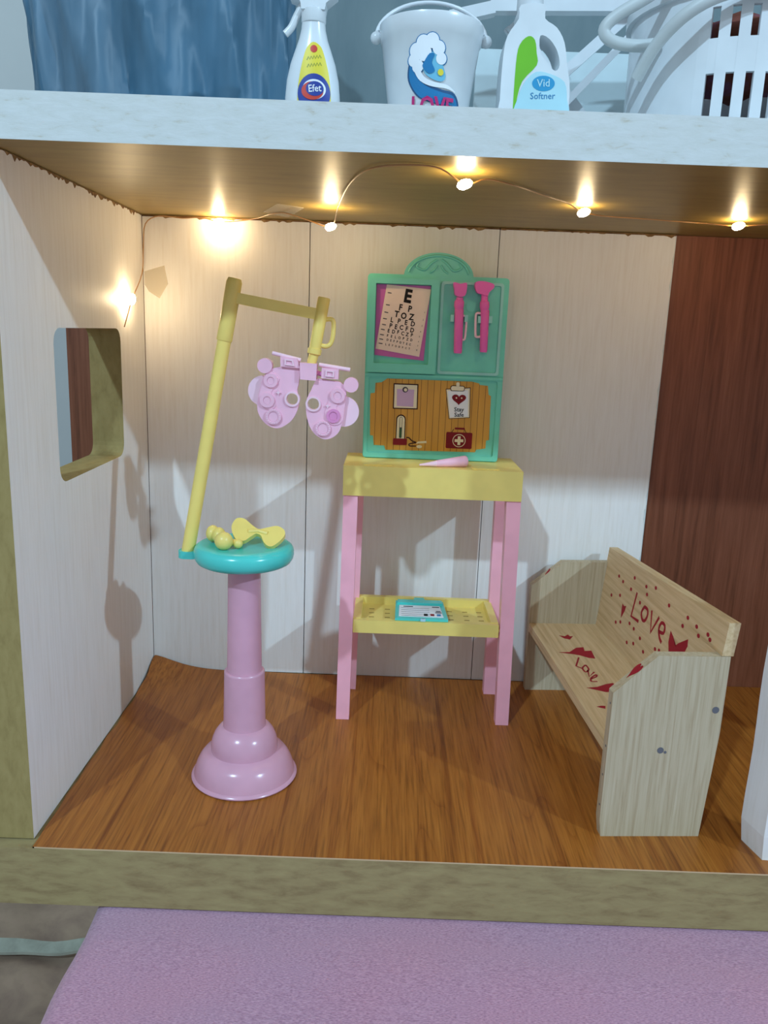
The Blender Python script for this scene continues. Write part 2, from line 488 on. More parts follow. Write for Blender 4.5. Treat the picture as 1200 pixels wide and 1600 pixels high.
# right partition: a short stub beside the doorway, its paint chipped at the foot
bm = B()
st = [(33.50, -17.45), (33.85, -19.05), (35.7, -19.1), (35.5, -17.4)]
lo, hi = 0.0, H - 0.02
nseg = 24; prev = None
for k in range(nseg + 1):
    z = lo + (hi - lo) * k / nseg
    j = 0.05 * math.sin(k * 5.1) + (0.22 if k == 0 else 0)
    cur = [bm.verts.new((st[0][0] + j * 0.6, st[0][1], z)), bm.verts.new((st[1][0] + j * 0.5, st[1][1] + j * 0.4, z)), bm.verts.new((*st[2], z)), bm.verts.new((*st[3], z))]
    if prev:
        for i in range(4): bm.faces.new((prev[i], prev[(i + 1) % 4], cur[(i + 1) % 4], cur[i]))
    else: bm.faces.new(cur[::-1])
    prev = cur
bm.faces.new(prev)
struct(obj('wall_right', bm, 'white_wall'))
struct(obj('wall_end', box(B(), 52.0, 53.85, -19.4, 0.4, 0.0, H - 0.02, 0.04), 'white_wall'))

# grey back sheet of the storey above
struct(obj('wall_upper', box(B(), -1.6, 54, 0.5, 1.1, H + 1.7, 62, 0.03), 'upper_wall'))
# ragged strips of bare wood where the white paint stops short of the upper board
def ragged(n_, a0_, a1_, lo_, hi_, seed):
    r_ = random.Random(seed); top_ = [(a1_, H - 0.03), (a0_, H - 0.03)]
    return top_ + [(a0_ + (a1_ - a0_) * i / n_, H - 0.03 - lo_ - (hi_ - lo_) * r_.random() ** 4) for i in range(n_ + 1)]
struct(obj('trim_3', prism(B(), ragged(90, -19.3, -0.1, 0.03, 0.26, 3), 'x', 0.0, 0.02), 'ragged'))
for a_, b2_, sd in ((0.06, 10.38, 4), (10.48, 22.12, 5), (22.22, 33.0, 6)):
    struct(obj('trim_4', prism(B(), ragged(44, a_, b2_, 0.04, 0.24, sd), 'y', -0.015, 0.005), 'ragged'))
# bare wood speckle down the right edge of the last white board
r_ = random.Random(9); ed = [(33.06, 0.0), (33.06, H - 0.1)] + [(33.05 - 0.02 - 0.14 * r_.random() ** 3, H - 0.1 - (H - 0.1) * i / 60) for i in range(61)]
struct(obj('trim_5', prism(B(), ed, 'y', -0.012, 0.005), 'white_edge'))
# the room behind and below the dollhouse
struct(obj('wall_room', box(B(), -260, 300, 46, 50, -60, 220), 'room_wall'))
struct(obj('floor_room', box(B(), -260, 300, -230, 46, -64, -60), 'sheet'))

# ---------------------------------------------------------------- string of warm lights under the upper board
sl = thing('string_light', 'copper wire string of six glowing warm fairy lights under the upper board', 'string lights', (0.4, -3.6, 24.8))
LED = [(0.42, -3.7, 24.8), (4.95, -0.85, 29.62), (12.15, -5.9, 28.98), (18.45, -17.2, 29.5), (25.1, -9.6, 29.68), (34.0, -6.9, 29.68)]
tops = [None, None, (12.3, -8.6, 29.95)]
path = [(0.3, -4.9, 23.2), (0.36, -4.3, 24.0), LED[0], (0.2, -0.9, 26.4), (0.15, -0.3, 28.0), (0.3, -0.25, 29.4), (1.2, -0.4, 29.88), (2.6, -0.35, 29.8), (3.8, -0.6, 29.86), LED[1],
        (6.2, -0.6, 29.75), (7.4, -1.3, 29.86), (8.3, -2.6, 29.92), (9.3, -3.6, 29.9), (10.6, -4.4, 29.5), LED[2], (12.7, -8.8, 29.6), (13.4, -13.0, 29.9), (14.1, -16.2, 29.92), (14.9, -17.8, 29.93),
        (16.3, -18.4, 29.93), (17.4, -18.0, 29.9), LED[3], (19.4, -16.3, 29.88), (20.6, -15.1, 29.92), (21.8, -13.5, 29.93), (22.9, -12.2, 29.9), (24.0, -10.8, 29.9), LED[4],
        (26.9, -7.0, 29.9), (28.8, -6.5, 29.92), (31.0, -6.1, 29.9), (32.5, -5.8, 29.9), LED[5], (36.5, -7.2, 29.85), (39, -6.5, 29.9)]
obj('wire', tube(B(), smooth_path(path, 4), 0.035, 6), 'copper', sl, smooth=50)
for k, p in enumerate(LED):
    d = Vector((0.25, -0.1, 0.06)) if k else Vector((0.02, 0.05, 0.25))
    q = Vector(p)
    bm = B(); prof = [(-0.34, 0.04), (-0.26, 0.15), (-0.12, 0.2), (0.05, 0.2), (0.2, 0.15), (0.3, 0.05)]
    d.normalize()
    tube(bm, [q + d * a for a, _ in prof], [r for _, r in prof], 12)
    obj('bulb', bm, 'bulb', sl, smooth=60)
for pts in ([(8.0, -3.2, 29.97), (9.3, -6.6, 29.97), (10.6, -5.4, 29.97), (9.2, -1.2, 29.97)], ):
    obj('tape', prism(B(), [(p[0], p[1]) for p in pts], 'z', 29.955, 29.985), 'tape', sl)
bm = B()
prism(bm, [(0.1, 26.6), (1.35, 27.0), (1.55, 25.9), (1.0, 25.0), (0.35, 25.4), (0.1, 25.8)], 'y', -0.04, -0.015)
obj('tape', bm, 'tape', sl)

# ---------------------------------------------------------------- examination stool with pole and lens viewer
cx, cy = 8.65, -13.1
stool = thing('exam_stool', 'pink toy exam stool with turquoise seat, yellow pole and lilac lens viewer', 'stool', (cx, cy, 0))
obj('base', lathe(B(), [(2.60, 0.0), (2.76, 0.03), (2.80, 0.10), (2.76, 0.18), (2.66, 0.24), (2.62, 0.42), (2.52, 0.75), (2.36, 1.08), (2.16, 1.34), (1.80, 1.50),
     (1.755, 1.52), (1.76, 1.75), (1.70, 2.10), (1.56, 2.45), (1.36, 2.72), (1.14, 2.88)], cx, cy), 'pink', stool, smooth=38)
obj('lower_column', lathe(B(), [(1.13, 2.80), (1.10, 3.2), (1.05, 5.86), (1.045, 5.93), (1.0, 5.98), (0.9, 5.985)], cx, cy), 'pink', stool, smooth=38)
obj('upper_column', lathe(B(), [(0.90, 5.95), (0.82, 11.9)], cx, cy), 'pink', stool, smooth=38)
seat = obj('seat', lathe(B(), [(2.0, 11.82), (2.2, 11.85), (2.36, 11.94), (2.46, 12.1), (2.51, 12.3), (2.5, 12.5), (2.42, 12.68), (2.28, 12.78), (2.1, 12.82), (1.9, 12.80), (0.6, 12.79)], cx, cy, 56),
           'turquoise', stool, smooth=60)
bm = prism(B(), rounded_rect(5.30, 6.35, -13.4, -12.55, 0.38), 'z', 11.95, 12.32, bv=0.05)
obj('pole_socket', bm, 'turquoise', seat, smooth=40)
P0 = Vector((5.74, -13.0, 12.05)); P1 = Vector((8.02, -12.0, 25.72))
def at_pole(z): t = (z - P0.z) / (P1.z - P0.z); return P0.lerp(P1, t)
pole = obj('pole', tube(B(), [at_pole(12.1), at_pole(22.9)], [0.335, 0.335], 20), 'pole_yellow', stool, smooth=40)
obj('sleeve', tube(B(), [at_pole(22.75), at_pole(22.8), at_pole(25.55), at_pole(25.72)], [0.36, 0.385, 0.385, 0.32], 20), 'pole_yellow', pole, smooth=40)
c0 = at_pole(24.85); c1 = Vector((12.15, -12.1, 24.18))
d = (c1 - c0).normalized(); nrm = Vector((-d.z, 0, d.x))
bm = B(); vs = []
for p, hh in ((c0, 0.26), (c1, 0.27)):
    for sy, sz in ((-1, -1), (1, -1), (1, 1), (-1, 1)):
        vs.append(bm.verts.new(p + Vector((0, sy * 0.24, 0)) + nrm * (sz * hh)))
for f in ((0, 1, 2, 3), (4, 5, 6, 7), (0, 1, 5, 4), (1, 2, 6, 5), (2, 3, 7, 6), (3, 0, 4, 7)): bm.faces.new([vs[i] for i in f])
bevel(bm, vs, 0.08)
obj('arm', bm, 'pole_yellow', stool, smooth=50)
T0 = Vector((12.36, -12.15, 24.98)); T1 = Vector((11.93, -12.3, 22.30)); T2 = Vector((11.78, -12.35, 21.7))
drop = obj('drop_tube', tube(B(), [T0, T0.lerp(T1, 0.02), T0.lerp(T1, 0.9), T0.lerp(T1, 0.91), T1, T1 + Vector((-0.01, 0, -0.05)), T2], [0.28, 0.31, 0.29, 0.34, 0.34, 0.24, 0.22], 20), 'pole_yellow', stool, smooth=40)
obj('handle', tube(B(), smooth_path([(12.42, -12.15, 23.95), (12.72, -12.15, 23.98), (12.84, -12.15, 23.8), (12.83, -12.2, 23.2), (12.72, -12.2, 22.82), (12.5, -12.25, 22.68), (12.2, -12.25, 22.74)], 5), 0.115, 10), 'pole_yellow', drop, smooth=50)

viewer = obj('lens_viewer_bracket', prism(B(), [(11.3, 21.88), (12.12, 21.85), (12.1, 21.04), (11.32, 21.08)], 'y', -12.85, -12.05, bv=0.16, seg=3), 'lilac', stool, smooth=40)
YF = -12.6
def half(plate, lobe, knob, eye, dials, star, block, bar, sgn):
    pl = prism(B(), smooth_poly(plate, 3), 'y', YF, -12.3, holes=[circle(eye[0], eye[1], 0.29, 26)])
    obj('lens_plate', pl, 'lilac', stool, smooth=35)
    disc = disc_y(B(), lobe[0], lobe[1], 0.75, -12.34, -12.08, 0.08, n=36); obj('lens_disc', disc, 'lilac_pale', stool, smooth=40)
    kn = obj('knob', disc_y(B(), knob[0], knob[1], 0.36, YF - 0.12, -12.2, 0.09), 'lilac', stool, smooth=40)
    obj('eye_ring', disc_y(B(), eye[0], eye[1], 0.375, YF - 0.09, -12.28, 0.0, 0.285), 'lilac_pale', stool, smooth=35)
    # raised pad that carries the dials
    pad = smooth_poly([(dials[0][0] - 0.1, dials[0][1] + 0.45), (dials[0][0] + 0.42, dials[0][1] + 0.1), (star[0] + 0.25 * sgn + (0.18 if sgn > 0 else -0.1), star[1]), (dials[1][0] + 0.42, dials[1][1] - 0.25),
                       (dials[1][0] - 0.05, dials[1][1] - 0.45), (dials[1][0] - 0.42, dials[1][1]), (dials[0][0] - 0.42, dials[0][1] - 0.2)], 4)
    obj('dial_pad', prism(B(), pad, 'y', YF - 0.05, YF + 0.02), 'lilac', stool, smooth=35)
    for (dx, dz, ro, ri, m) in dials:
        dl = obj('dial', disc_y(B(), dx, dz, ro, YF - 0.13, YF, 0.04, ri), m, stool, smooth=35)
        obj('dial_centre', disc_y(B(), dx, dz, ri * 0.98, YF - 0.09, YF, 0.03), 'lilac_dark' if m == 'lilac_dark' else 'lilac', dl, smooth=35)
        if ro > 0.37:
            for k in range(18):
                a = 2 * math.pi * k / 18; rr = (ro + ri) / 2
                bm = disc_y(B(), dx + rr * math.cos(a), dz + rr * math.sin(a), 0.032, YF - 0.16, YF - 0.1, 0, n=6)
                obj('dial_dot', bm, 'lilac_pale', dl)
    st_ = [(star[0] + (0.13 if k % 2 == 0 else 0.055) * math.cos(math.pi * k / 4), star[1] + (0.13 if k % 2 == 0 else 0.055) * math.sin(math.pi * k / 4)) for k in range(8)]
    obj('star_boss', prism(B(), st_, 'y', YF - 0.1, YF), 'lilac_pale', stool)
    bk = obj('bracket_block', prism(B(), block, 'y', -12.75, -12.2, bv=0.05), 'lilac', stool, smooth=40)
    bx_ = sum(p[0] for p in block) / 4; bz_ = sum(p[1] for p in block) / 4
    ring = [(bx_ + (p[0] - bx_) * 0.52, bz_ + (p[1] - bz_) * 0.62) for p in block]; inn = [(bx_ + (p[0] - bx_) * 0.34, bz_ + (p[1] - bz_) * 0.36) for p in block]
    obj('block_frame', prism(B(), ring, 'y', -12.82, -12.74, holes=[inn]), 'lilac_pale', bk)
    a, b_ = Vector((bar[0][0], -12.4, bar[0][1])), Vector((bar[1][0], -12.4, bar[1][1]))
    obj('slide_bar', tube(B(), [a, b_], 0.1, 10), 'lilac_pale', stool, smooth=40)
PL = [(11.2, 21.76), (11.25, 20.99), (11.16, 20.52), (11.27, 20.13), (11.19, 19.58), (10.92, 19.06), (10.48, 18.72), (10.09, 18.63), (9.65, 18.81), (9.33, 19.2), (9.21, 19.59), (9.25, 20.14), (9.44, 20.92), (9.64, 21.32), (9.91, 21.52), (10.38, 21.64)]
PR = [(12.11, 21.1), (11.84, 20.55), (11.65, 20.15), (11.6, 19.75), (11.67, 19.2), (11.87, 18.66), (12.2, 18.31), (12.6, 18.17), (12.99, 18.3), (13.27, 18.59), (13.41, 19.03), (13.48, 19.51), (13.54, 20.06), (13.57, 20.45), (13.49, 20.8), (13.21, 21.02), (12.89, 21.05), (12.42, 21.11)]
half(PL, (9.46, 20.42), (9.58, 21.66), (10.93, 20.1), [(9.88, 20.96, 0.34, 0.18, 'lilac'), (9.71, 20.0, 0.36, 0.19, 'lilac'), (10.02, 19.21, 0.39, 0.25, 'lilac')], (10.25, 20.39),
     [(10.34, 22.13), (11.15, 22.06), (11.3, 21.6), (10.36, 21.66)], [(9.91, 22.28), (11.3, 21.98)], -1)
half(PR, (13.46, 19.55), (13.8, 20.89), (11.97, 19.9), [(13.16, 20.34, 0.36, 0.2, 'lilac'), (12.97, 19.35, 0.34, 0.21, 'lilac_dark'), (12.48, 18.72, 0.38, 0.26, 'lilac')], (12.68, 19.83),
     [(12.36, 21.67), (13.18, 21.62), (13.17, 21.14), (12.34, 21.17)], [(12.2, 21.8), (13.72, 21.61)], 1)
obj('link_bar', tube(B(), [(11.1, -12.4, 21.68), (12.5, -12.4, 21.3)], 0.12, 10), 'lilac_dark', stool, smooth=40)

# yellow toy pieces lying on the stool seat
gg = thing('toy_goggles', 'yellow bow-shaped toy goggles lying on the turquoise stool seat', 'goggles', (9.35, -12.6, 12.82))
tilt = math.radians(38)
def on_goggle(a, b_, c): # a across, b up the tilted face, c outwards
    return (9.35 + a, -13.55 + b_ * math.cos(tilt) - c * math.sin(tilt), 13.22 + b_ * math.sin(tilt) + c * math.cos(tilt) - 0.06 * a)
lob = smooth_poly([(-1.32, 0.55), (-1.15, 1.05), (-0.75, 1.08), (-0.3, 0.72), (0.05, 0.52), (0.45, 0.66), (0.95, 0.82), (1.32, 0.6), (1.36, 0.25), (1.1, -0.2), (0.75, -0.5), (0.42, -0.3), (0.2, 0.12), (-0.05, 0.22), (-0.28, 0.0), (-0.6, -0.3), (-0.95, -0.28), (-1.2, 0.1)], 4)
obj('lens_pair', prism(B(), lob, 'y', -0.16, 0.1, bv=0.06, mapf=on_goggle), 'yellow', gg, smooth=40)
obj('bridge', tube(B(), [on_goggle(-0.42, 0.32, 0.06), on_goggle(0.05, 0.38, 0.12), on_goggle(0.5, 0.3, 0.06)], [0.14, 0.1, 0.14], 10), 'yellow', gg, smooth=50)
for sx_ in (-0.85, 0.85):
    a = on_goggle(sx_, -0.1, -0.12); obj('nose_rest', tube(B(), [a, (a[0], a[1] + 0.5, 12.88)], [0.12, 0.1], 10), 'yellow', gg, smooth=50)
kb = thing('toy_knob_piece', 'small yellow toy piece with two round knobs on the stool seat', 'toy', (7.5, -14.1, 12.82))
obj('rod', tube(B(), [(7.0, -13.0, 13.22), (7.65, -14.0, 13.12), (8.6, -14.1, 13.1)], 0.17, 12), 'yellow', kb, smooth=50)
def ball(c, r, sq=1.0):
    bm = B(); bmesh.ops.create_uvsphere(bm, u_segments=20, v_segments=12, radius=r)
    for v in bm.verts: v.co = Vector((v.co.x * sq + c[0], v.co.y + c[1], v.co.z + c[2]))
    return bm
obj('knob', ball((7.05, -13.05, 13.26), 0.42, 0.8), 'yellow', kb, smooth=60)
obj('collar', ball((7.42, -13.3, 13.22), 0.42, 0.8), 'yellow', kb, smooth=60)
obj('knob', ball((7.86, -14.3, 13.22), 0.45), 'yellow', kb, smooth=60)
obj('stub', ball((8.52, -14.1, 13.06), 0.24), 'yellow', kb, smooth=60)

# ---------------------------------------------------------------- desk with board
desk = thing('toy_exam_desk', 'yellow toy desk on four pink legs with sea green board on top', 'desk', (18.4, -4.3, 0))
TX0, TX1, TY0, TY1, TZ0, TZ1 = 13.2, 23.62, -6.4, -1.35, 14.1, 15.86
top = obj('tabletop', box(B(), TX0, TX1, TY0, TY1, TZ0, TZ1, 0.22, 3), 'yellow', desk, smooth=40)
obj('inlay', box(B(), 14.35, 16.0, -6.0, -5.5, TZ1 - 0.02, TZ1 + 0.04, 0.01), 'yellow', top)
obj('inlay', box(B(), 20.7, 22.3, -6.0, -5.5, TZ1 - 0.02, TZ1 + 0.04, 0.01), 'yellow', top)
def leg(xb, xt, y0b, y1b, y0t, y1t):
    bm = B(); vs = []
    for (xc, a, b_, z, hw) in ((xb, y0b, y1b, 0.0, 0.40), (xt, y0t, y1t, TZ0 + 0.3, 0.42)):
        vs += [bm.verts.new(p) for p in ((xc - hw, a, z), (xc + hw, a, z), (xc + hw, b_, z), (xc - hw, b_, z))]
    for f in ((0, 1, 2, 3), (4, 5, 6, 7), (0, 1, 5, 4), (1, 2, 6, 5), (2, 3, 7, 6), (3, 0, 4, 7)): bm.faces.new([vs[i] for i in f])
    bevel(bm, vs, 0.07)
    obj('leg', bm, 'leg_pink', desk, smooth=40)
leg(13.55, 13.66, -6.62, -5.85, -6.3, -5.5); leg(23.42, 23.2, -6.62, -5.85, -6.3, -5.5)
leg(13.78, 13.9, -2.3, -1.55, -2.2, -1.45); leg(23.18, 23.12, -2.3, -1.55, -2.2, -1.45)
# tray shelf
bm = B()
box(bm, 14.02, 22.85, -6.35, -5.9, 5.62, 6.42, 0.08); box(bm, 14.02, 22.85, -2.1, -1.7, 5.62, 6.5, 0.08)
box(bm, 14.02, 14.5, -6.0, -2.0, 5.62, 6.46, 0.08); box(bm, 22.4, 22.85, -6.0, -2.0, 5.62, 6.46, 0.08)
box(bm, 14.2, 22.7, -6.1, -1.9, 5.68, 6.0, 0.02)
shelf = obj('shelf', bm, 'yellow', desk, smooth=40)
for i, x in enumerate((15.1, 16.1, 17.1, 18.1, 19.1, 20.1, 21.1, 22.0)):
    for j, y in enumerate((-5.3, -4.55, -3.8, -3.05)):
        obj('slot', box(B(), x - 0.16, x + 0.16, y - 0.055, y + 0.055, 5.98, 6.006), 'slot', shelf)
for xx in (13.98, 22.9):
    obj('peg', tube(B(), [(xx - 0.12, -6.1, 6.02), (xx + 0.12, -6.1, 6.02)], 0.14, 10), 'yellow', shelf)

# board
YB = -3.12
brd = obj('board', prism(B(), rounded_rect(14.18, 22.52, 15.86, 26.8, 0.22), 'y', YB, -2.25, bv=0.06), 'teal', desk, smooth=40)
def ell(cx_, cz_, rx, rz, a0, a1, n): return [(cx_ + rx * math.cos(math.radians(a0 + (a1 - a0) * i / n)), cz_ + rz * math.sin(math.radians(a0 + (a1 - a0) * i / n))) for i in range(n + 1)]
obj('crest', prism(B(), ell(18.34, 26.72, 2.05, 1.38, 0, 180, 30), 'y', YB + 0.02, -2.35, bv=0.1, seg=3), 'teal', brd, smooth=40)
bm = B()
for rx, rz in ((1.78, 1.14), ):
    tube(bm, [(p[0], YB - 0.02, p[1]) for p in ell(18.34, 26.78, rx, rz, 8, 172, 26)], 0.07, 8)
for s_ in (-1, 1):
    tube(bm, smooth_path([(18.34 + s_ * 0.12, YB, 27.72), (18.34 + s_ * 0.5, YB, 27.45), (18.34 + s_ * 0.85, YB, 27.1), (18.34 + s_ * 1.3, YB, 27.25), (18.34 + s_ * 1.2, YB, 27.5)], 5), 0.07, 8)
    tube(bm, smooth_path([(18.34 + s_ * 0.1, YB, 27.4), (18.34 + s_ * 0.3, YB, 27.1), (18.34 + s_ * 0.55, YB, 26.95)], 5), 0.06, 8)
obj('scroll_relief', bm, 'teal', brd, smooth=60)
# window frame for the chart, panel rim for the tools, frame round the printed sticker
obj('chart_frame', prism(B(), rounded_rect(14.28, 18.4, 21.1, 26.56, 0.1), 'y', YB - 0.34, YB + 0.02, holes=[rounded_rect(14.68, 17.94, 21.64, 26.24, 0.05)], bv=0.05), 'teal', brd, smooth=40)
obj('tool_panel_rim', prism(B(), rounded_rect(18.52, 22.22, 21.12, 26.5, 0.18), 'y', YB - 0.1, YB + 0.02, holes=[rounded_rect(18.68, 22.06, 21.28, 26.34, 0.12)], bv=0.03), 'teal_pale', brd, smooth=40)
obj('ledge', box(B(), 14.2, 22.5, YB - 0.16, YB + 0.02, 20.86, 21.02, 0.05), 'teal', brd, smooth=40)
bm = B()
prism(bm, rounded_rect(14.22, 22.48, 15.92, 20.86, 0.12), 'y', YB - 0.1, YB + 0.02, holes=[rounded_rect(14.42, 22.2, 16.2, 20.8, 0.12)], bv=0.03)
obj('sticker_frame', bm, 'teal', brd, smooth=40)
sticker = [(14.54, 19.35), (14.56, 19.8), (14.82, 19.85), (14.84, 20.44), (15.21, 20.49), (15.54, 20.73), (20.66, 20.73), (21.11, 20.63), (21.13, 20.55), (21.64, 20.51), (21.71, 19.99), (21.86, 19.89), (21.92, 17.23), (21.74, 17.19), (21.73, 16.7), (21.17, 16.6), (21.11, 16.44), (15.59, 16.39), (15.5, 16.65), (14.86, 16.66), (14.8, 17.23), (14.61, 17.26)]
obj('sticker', prism(B(), sticker, 'y', YB - 0.02, YB + 0.01), 'planked', brd, label='ochre plank print sticker')
Y1 = YB - 0.02; Y2 = Y1 - 0.012; Y3 = Y2 - 0.012
def flat(name, poly, m, y=Y1, holes=(), t=0.012): return obj(name, prism(B(), poly, 'y', y - t, y + 0.004, holes=holes), m, brd)
nf = [(15.93, 20.46), (17.44, 20.46), (17.46, 18.93), (15.94, 18.92)]
flat('note_print', nf, 'dark_print'); flat('note_print', [(16.0, 20.39), (17.37, 20.39), (17.39, 19.0), (16.01, 18.99)], 'cream', Y2)
flat('note_print', [(16.15, 20.12), (17.2, 20.12), (17.18, 19.08), (16.17, 19.1)], 'lav_print', Y3)
flat('note_print', circle(16.65, 20.1, 0.17, 18), 'grey_print', Y3 - 0.012); flat('note_print', circle(16.67, 20.09, 0.1, 14), 'cream', Y3 - 0.024)
th = [(16.18, 17.1)] + [(16.47 + 0.29 * math.cos(math.radians(a)), 18.3 + 0.29 * math.sin(math.radians(a))) for a in range(180, -1, -20)] + [(16.77, 17.1)]
flat('thermometer_print', th, 'dark_print')
flat('thermometer_print', [(16.23, 17.1)] + [(16.47 + 0.23 * math.cos(math.radians(a)), 18.28 + 0.23 * math.sin(math.radians(a))) for a in range(180, -1, -20)] + [(16.71, 17.1)], 'cream', Y2)
flat('thermometer_print', rounded_rect(16.39, 16.55, 17.15, 18.45, 0.07), 'grey_print', Y3); flat('thermometer_print', rounded_rect(16.415, 16.525, 17.8, 18.42, 0.05), 'cream', Y3 - 0.012)
flat('thermometer_print', rounded_rect(16.4, 16.54, 17.15, 17.75, 0.05), 'green_print', Y3 - 0.012)
flat('thermometer_print', rounded_rect(16.03, 16.89, 16.72, 17.12, 0.06), 'maroon', Y3)
bm = B()
ribbon(bm, smooth_path([(16.84, 17.19), (17.0, 17.18), (17.2, 17.0), (17.45, 16.91), (17.2, 16.85), (17.02, 16.78), (17.09, 16.68), (17.46, 16.69)], 4), 0.07, on_y(Y1), 0.012)
obj('cord_print', bm, 'dark_print', brd)
flat('cord_print', [(17.45, 16.82), (17.55, 16.97), (18.08, 17.03), (18.1, 16.9), (17.6, 16.86)], 'cream', Y2); flat('cord_print', circle(17.66, 16.66, 0.17, 14, 0.1), 'cream', Y2)
cl = [(19.1, 20.24), (20.6, 20.38), (20.66, 18.54), (19.38, 18.43)]
flat('clipboard_print', cl, 'dark_print'); flat('clipboard_print', [(19.14, 20.2), (20.56, 20.33), (20.62, 18.57), (19.41, 18.47)], 'cream', Y2)
flat('clipboard_print', [(19.22, 20.12), (20.47, 20.22), (20.54, 18.62), (19.45, 18.52)], 'lab_white', Y3)
flat('clipboard_print', rounded_rect(19.38, 20.25, 20.12, 20.46, 0.12), 'dark_print', Y3); flat('clipboard_print', rounded_rect(19.42, 20.21, 20.16, 20.42, 0.1), 'cream', Y3 - 0.012)
flat('clipboard_print', rounded_rect(19.72, 19.92, 20.4, 20.66, 0.08), 'cream', Y3 - 0.012)
def heart(cx_, cz_, w_, h_, n=28):
    out = []
    for i in range(n):
        t = 2 * math.pi * i / n
        out.append((cx_ + w_ * math.sin(t) ** 3, cz_ + h_ * (13 * math.cos(t) - 5 * math.cos(2 * t) - 2 * math.cos(3 * t) - math.cos(4 * t)) / 16))
    return out
flat('heart_print', heart(19.93, 19.66, 0.43, 0.36), 'maroon', Y3 - 0.012)
for dx in (-0.16, 0.16): flat('heart_print', circle(19.93 + dx, 19.72, 0.05, 8), 'cream', Y3 - 0.024)
bm = B(); ribbon(bm, [(19.85, 19.6), (19.93, 19.55), (20.01, 19.6)], 0.03, on_y(Y3 - 0.024), 0.012); obj('heart_print', bm, 'dark_print', brd)
bm = B(); text_into(bm, 'Stay', 0.36, (19.97, 19.02), on_y(Y3 - 0.012), 0.03, 1.0, 0.012); text_into(bm, 'Safe', 0.36, (19.99, 18.70), on_y(Y3 - 0.012), 0.03, 1.0, 0.012)
obj('lettering', bm, 'black', brd)
flat('kit_print', rounded_rect(19.28, 20.88, 16.63, 17.63, 0.08), 'maroon'); flat('kit_print', rounded_rect(19.78, 20.4, 17.8, 17.92, 0.05), 'maroon')
for xx in (19.6, 20.5): flat('kit_print', [(xx - 0.02, 17.6), (xx + 0.02, 17.6), (xx + (0.14 if xx < 20 else -0.1), 17.82), (xx + (0.1 if xx < 20 else -0.14), 17.82)], 'dark_print')
flat('kit_print', circle(20.08, 17.12, 0.4, 28), 'cream', Y2, holes=[circle(20.08, 17.12, 0.36, 28)])
a, b_ = 0.085, 0.27
flat('kit_print', [(20.08 + x, 17.12 + z) for x, z in ((-a, -b_), (a, -b_), (a, -a), (b_, -a), (b_, a), (a, a), (a, b_), (-a, b_), (-a, a), (-b_, a), (-b_, -a), (-a, -a))], 'cream', Y2)
for (x, z) in ((19.24, 24.4), (20.06, 24.42), (20.86, 24.38), (21.5, 24.4)):
    obj('tool_clip', box(B(), x - 0.1, x + 0.1, YB - 0.42, YB, z - 0.2, z + 0.2, 0.05), 'teal_pale', brd, smooth=40)
obj('hub_relief', disc_y(B(), 20.35, 25.1, 0.3, YB - 0.04, YB, 0.01), 'teal', brd)

# eye chart card standing askew in the frame
ch = thing('eye_chart', 'tilted cream eye test chart with black letters on a mauve card', 'eye chart', (16.3, YB, 22.0))
obj('backing_card', prism(B(), [(14.72, 26.2), (17.9, 26.2), (17.68, 21.86), (14.72, 22.1)], 'y', YB - 0.07, YB - 0.012), 'card_pink', ch)
obj('paper', prism(B(), [(15.31, 26.2), (17.92, 26.0), (17.4, 22.08), (14.77, 22.47)], 'y', YB - 0.1, YB - 0.072), 'paper', ch)
YC = on_y(YB - 0.1)
def cp(X, Y):
    dX, dY = X - 712, Y - 405
    return (16.57 + 0.96 * (dX + 0.038 * dY) / 230, 25.54 - 0.93 * (dY - 0.04 * dX) / 230)
rows = [('E', [(712, 405)], 1.02, 0.045), ('FP', [(610, 560), (742, 582)], 0.50, 0.03), ('TOZ', [(555, 655), (655, 680), (765, 698)], 0.50, 0.03),
        ('LPED', [(487, 735), (588, 755), (688, 775), (785, 795)], 0.40, 0.025), ('PECFD', [(470, 820), (545, 835), (622, 845), (698, 865), (775, 885)], 0.38, 0.025),
        ('EDFCZP', [(440, 890), (510, 905), (575, 910), (640, 930), (705, 945), (770, 955)], 0.30, 0.025)]
def spread(s, a, b_, size): return (s, [(a[0] + (b_[0] - a[0]) * i / (len(s) - 1), a[1] + (b_[1] - a[1]) * i / (len(s) - 1)) for i in range(len(s))], size * 1.12, 0.025)
rows += [spread('FELOPZD', (425, 960), (765, 1025), 0.19), spread('DEFPOTEC', (425, 1020), (745, 1090), 0.16), spread('LEFODPCT', (400, 1085), (735, 1150), 0.14)]
bm = B()
for s, ps, size, bold in rows:
    for c_, p in zip(s, ps): text_into(bm, c_, size, cp(*p), YC, math.radians(-8), 0.86, bold, 0.01)
for k, p in enumerate(((950, 630), (932, 735), (915, 820), (895, 905), (880, 975), (868, 1045), (855, 1110), (843, 1170))):
    text_into(bm, str(k + 1), 0.13, cp(*p), YC, math.radians(-8), 0.86, 0.01, 0.01)
obj('lettering', bm, 'black', ch)
bm = B()
for X, Y in ((455, 350), (430, 520), (408, 625), (388, 715), (375, 800), (358, 870), (345, 945), (335, 1008), (325, 1070)):
    ribbon(bm, [cp(X - 27, Y - 5), cp(X + 27, Y + 5)], 0.05, YC, 0.01)
obj('tick_marks', bm, 'grey_print', ch)

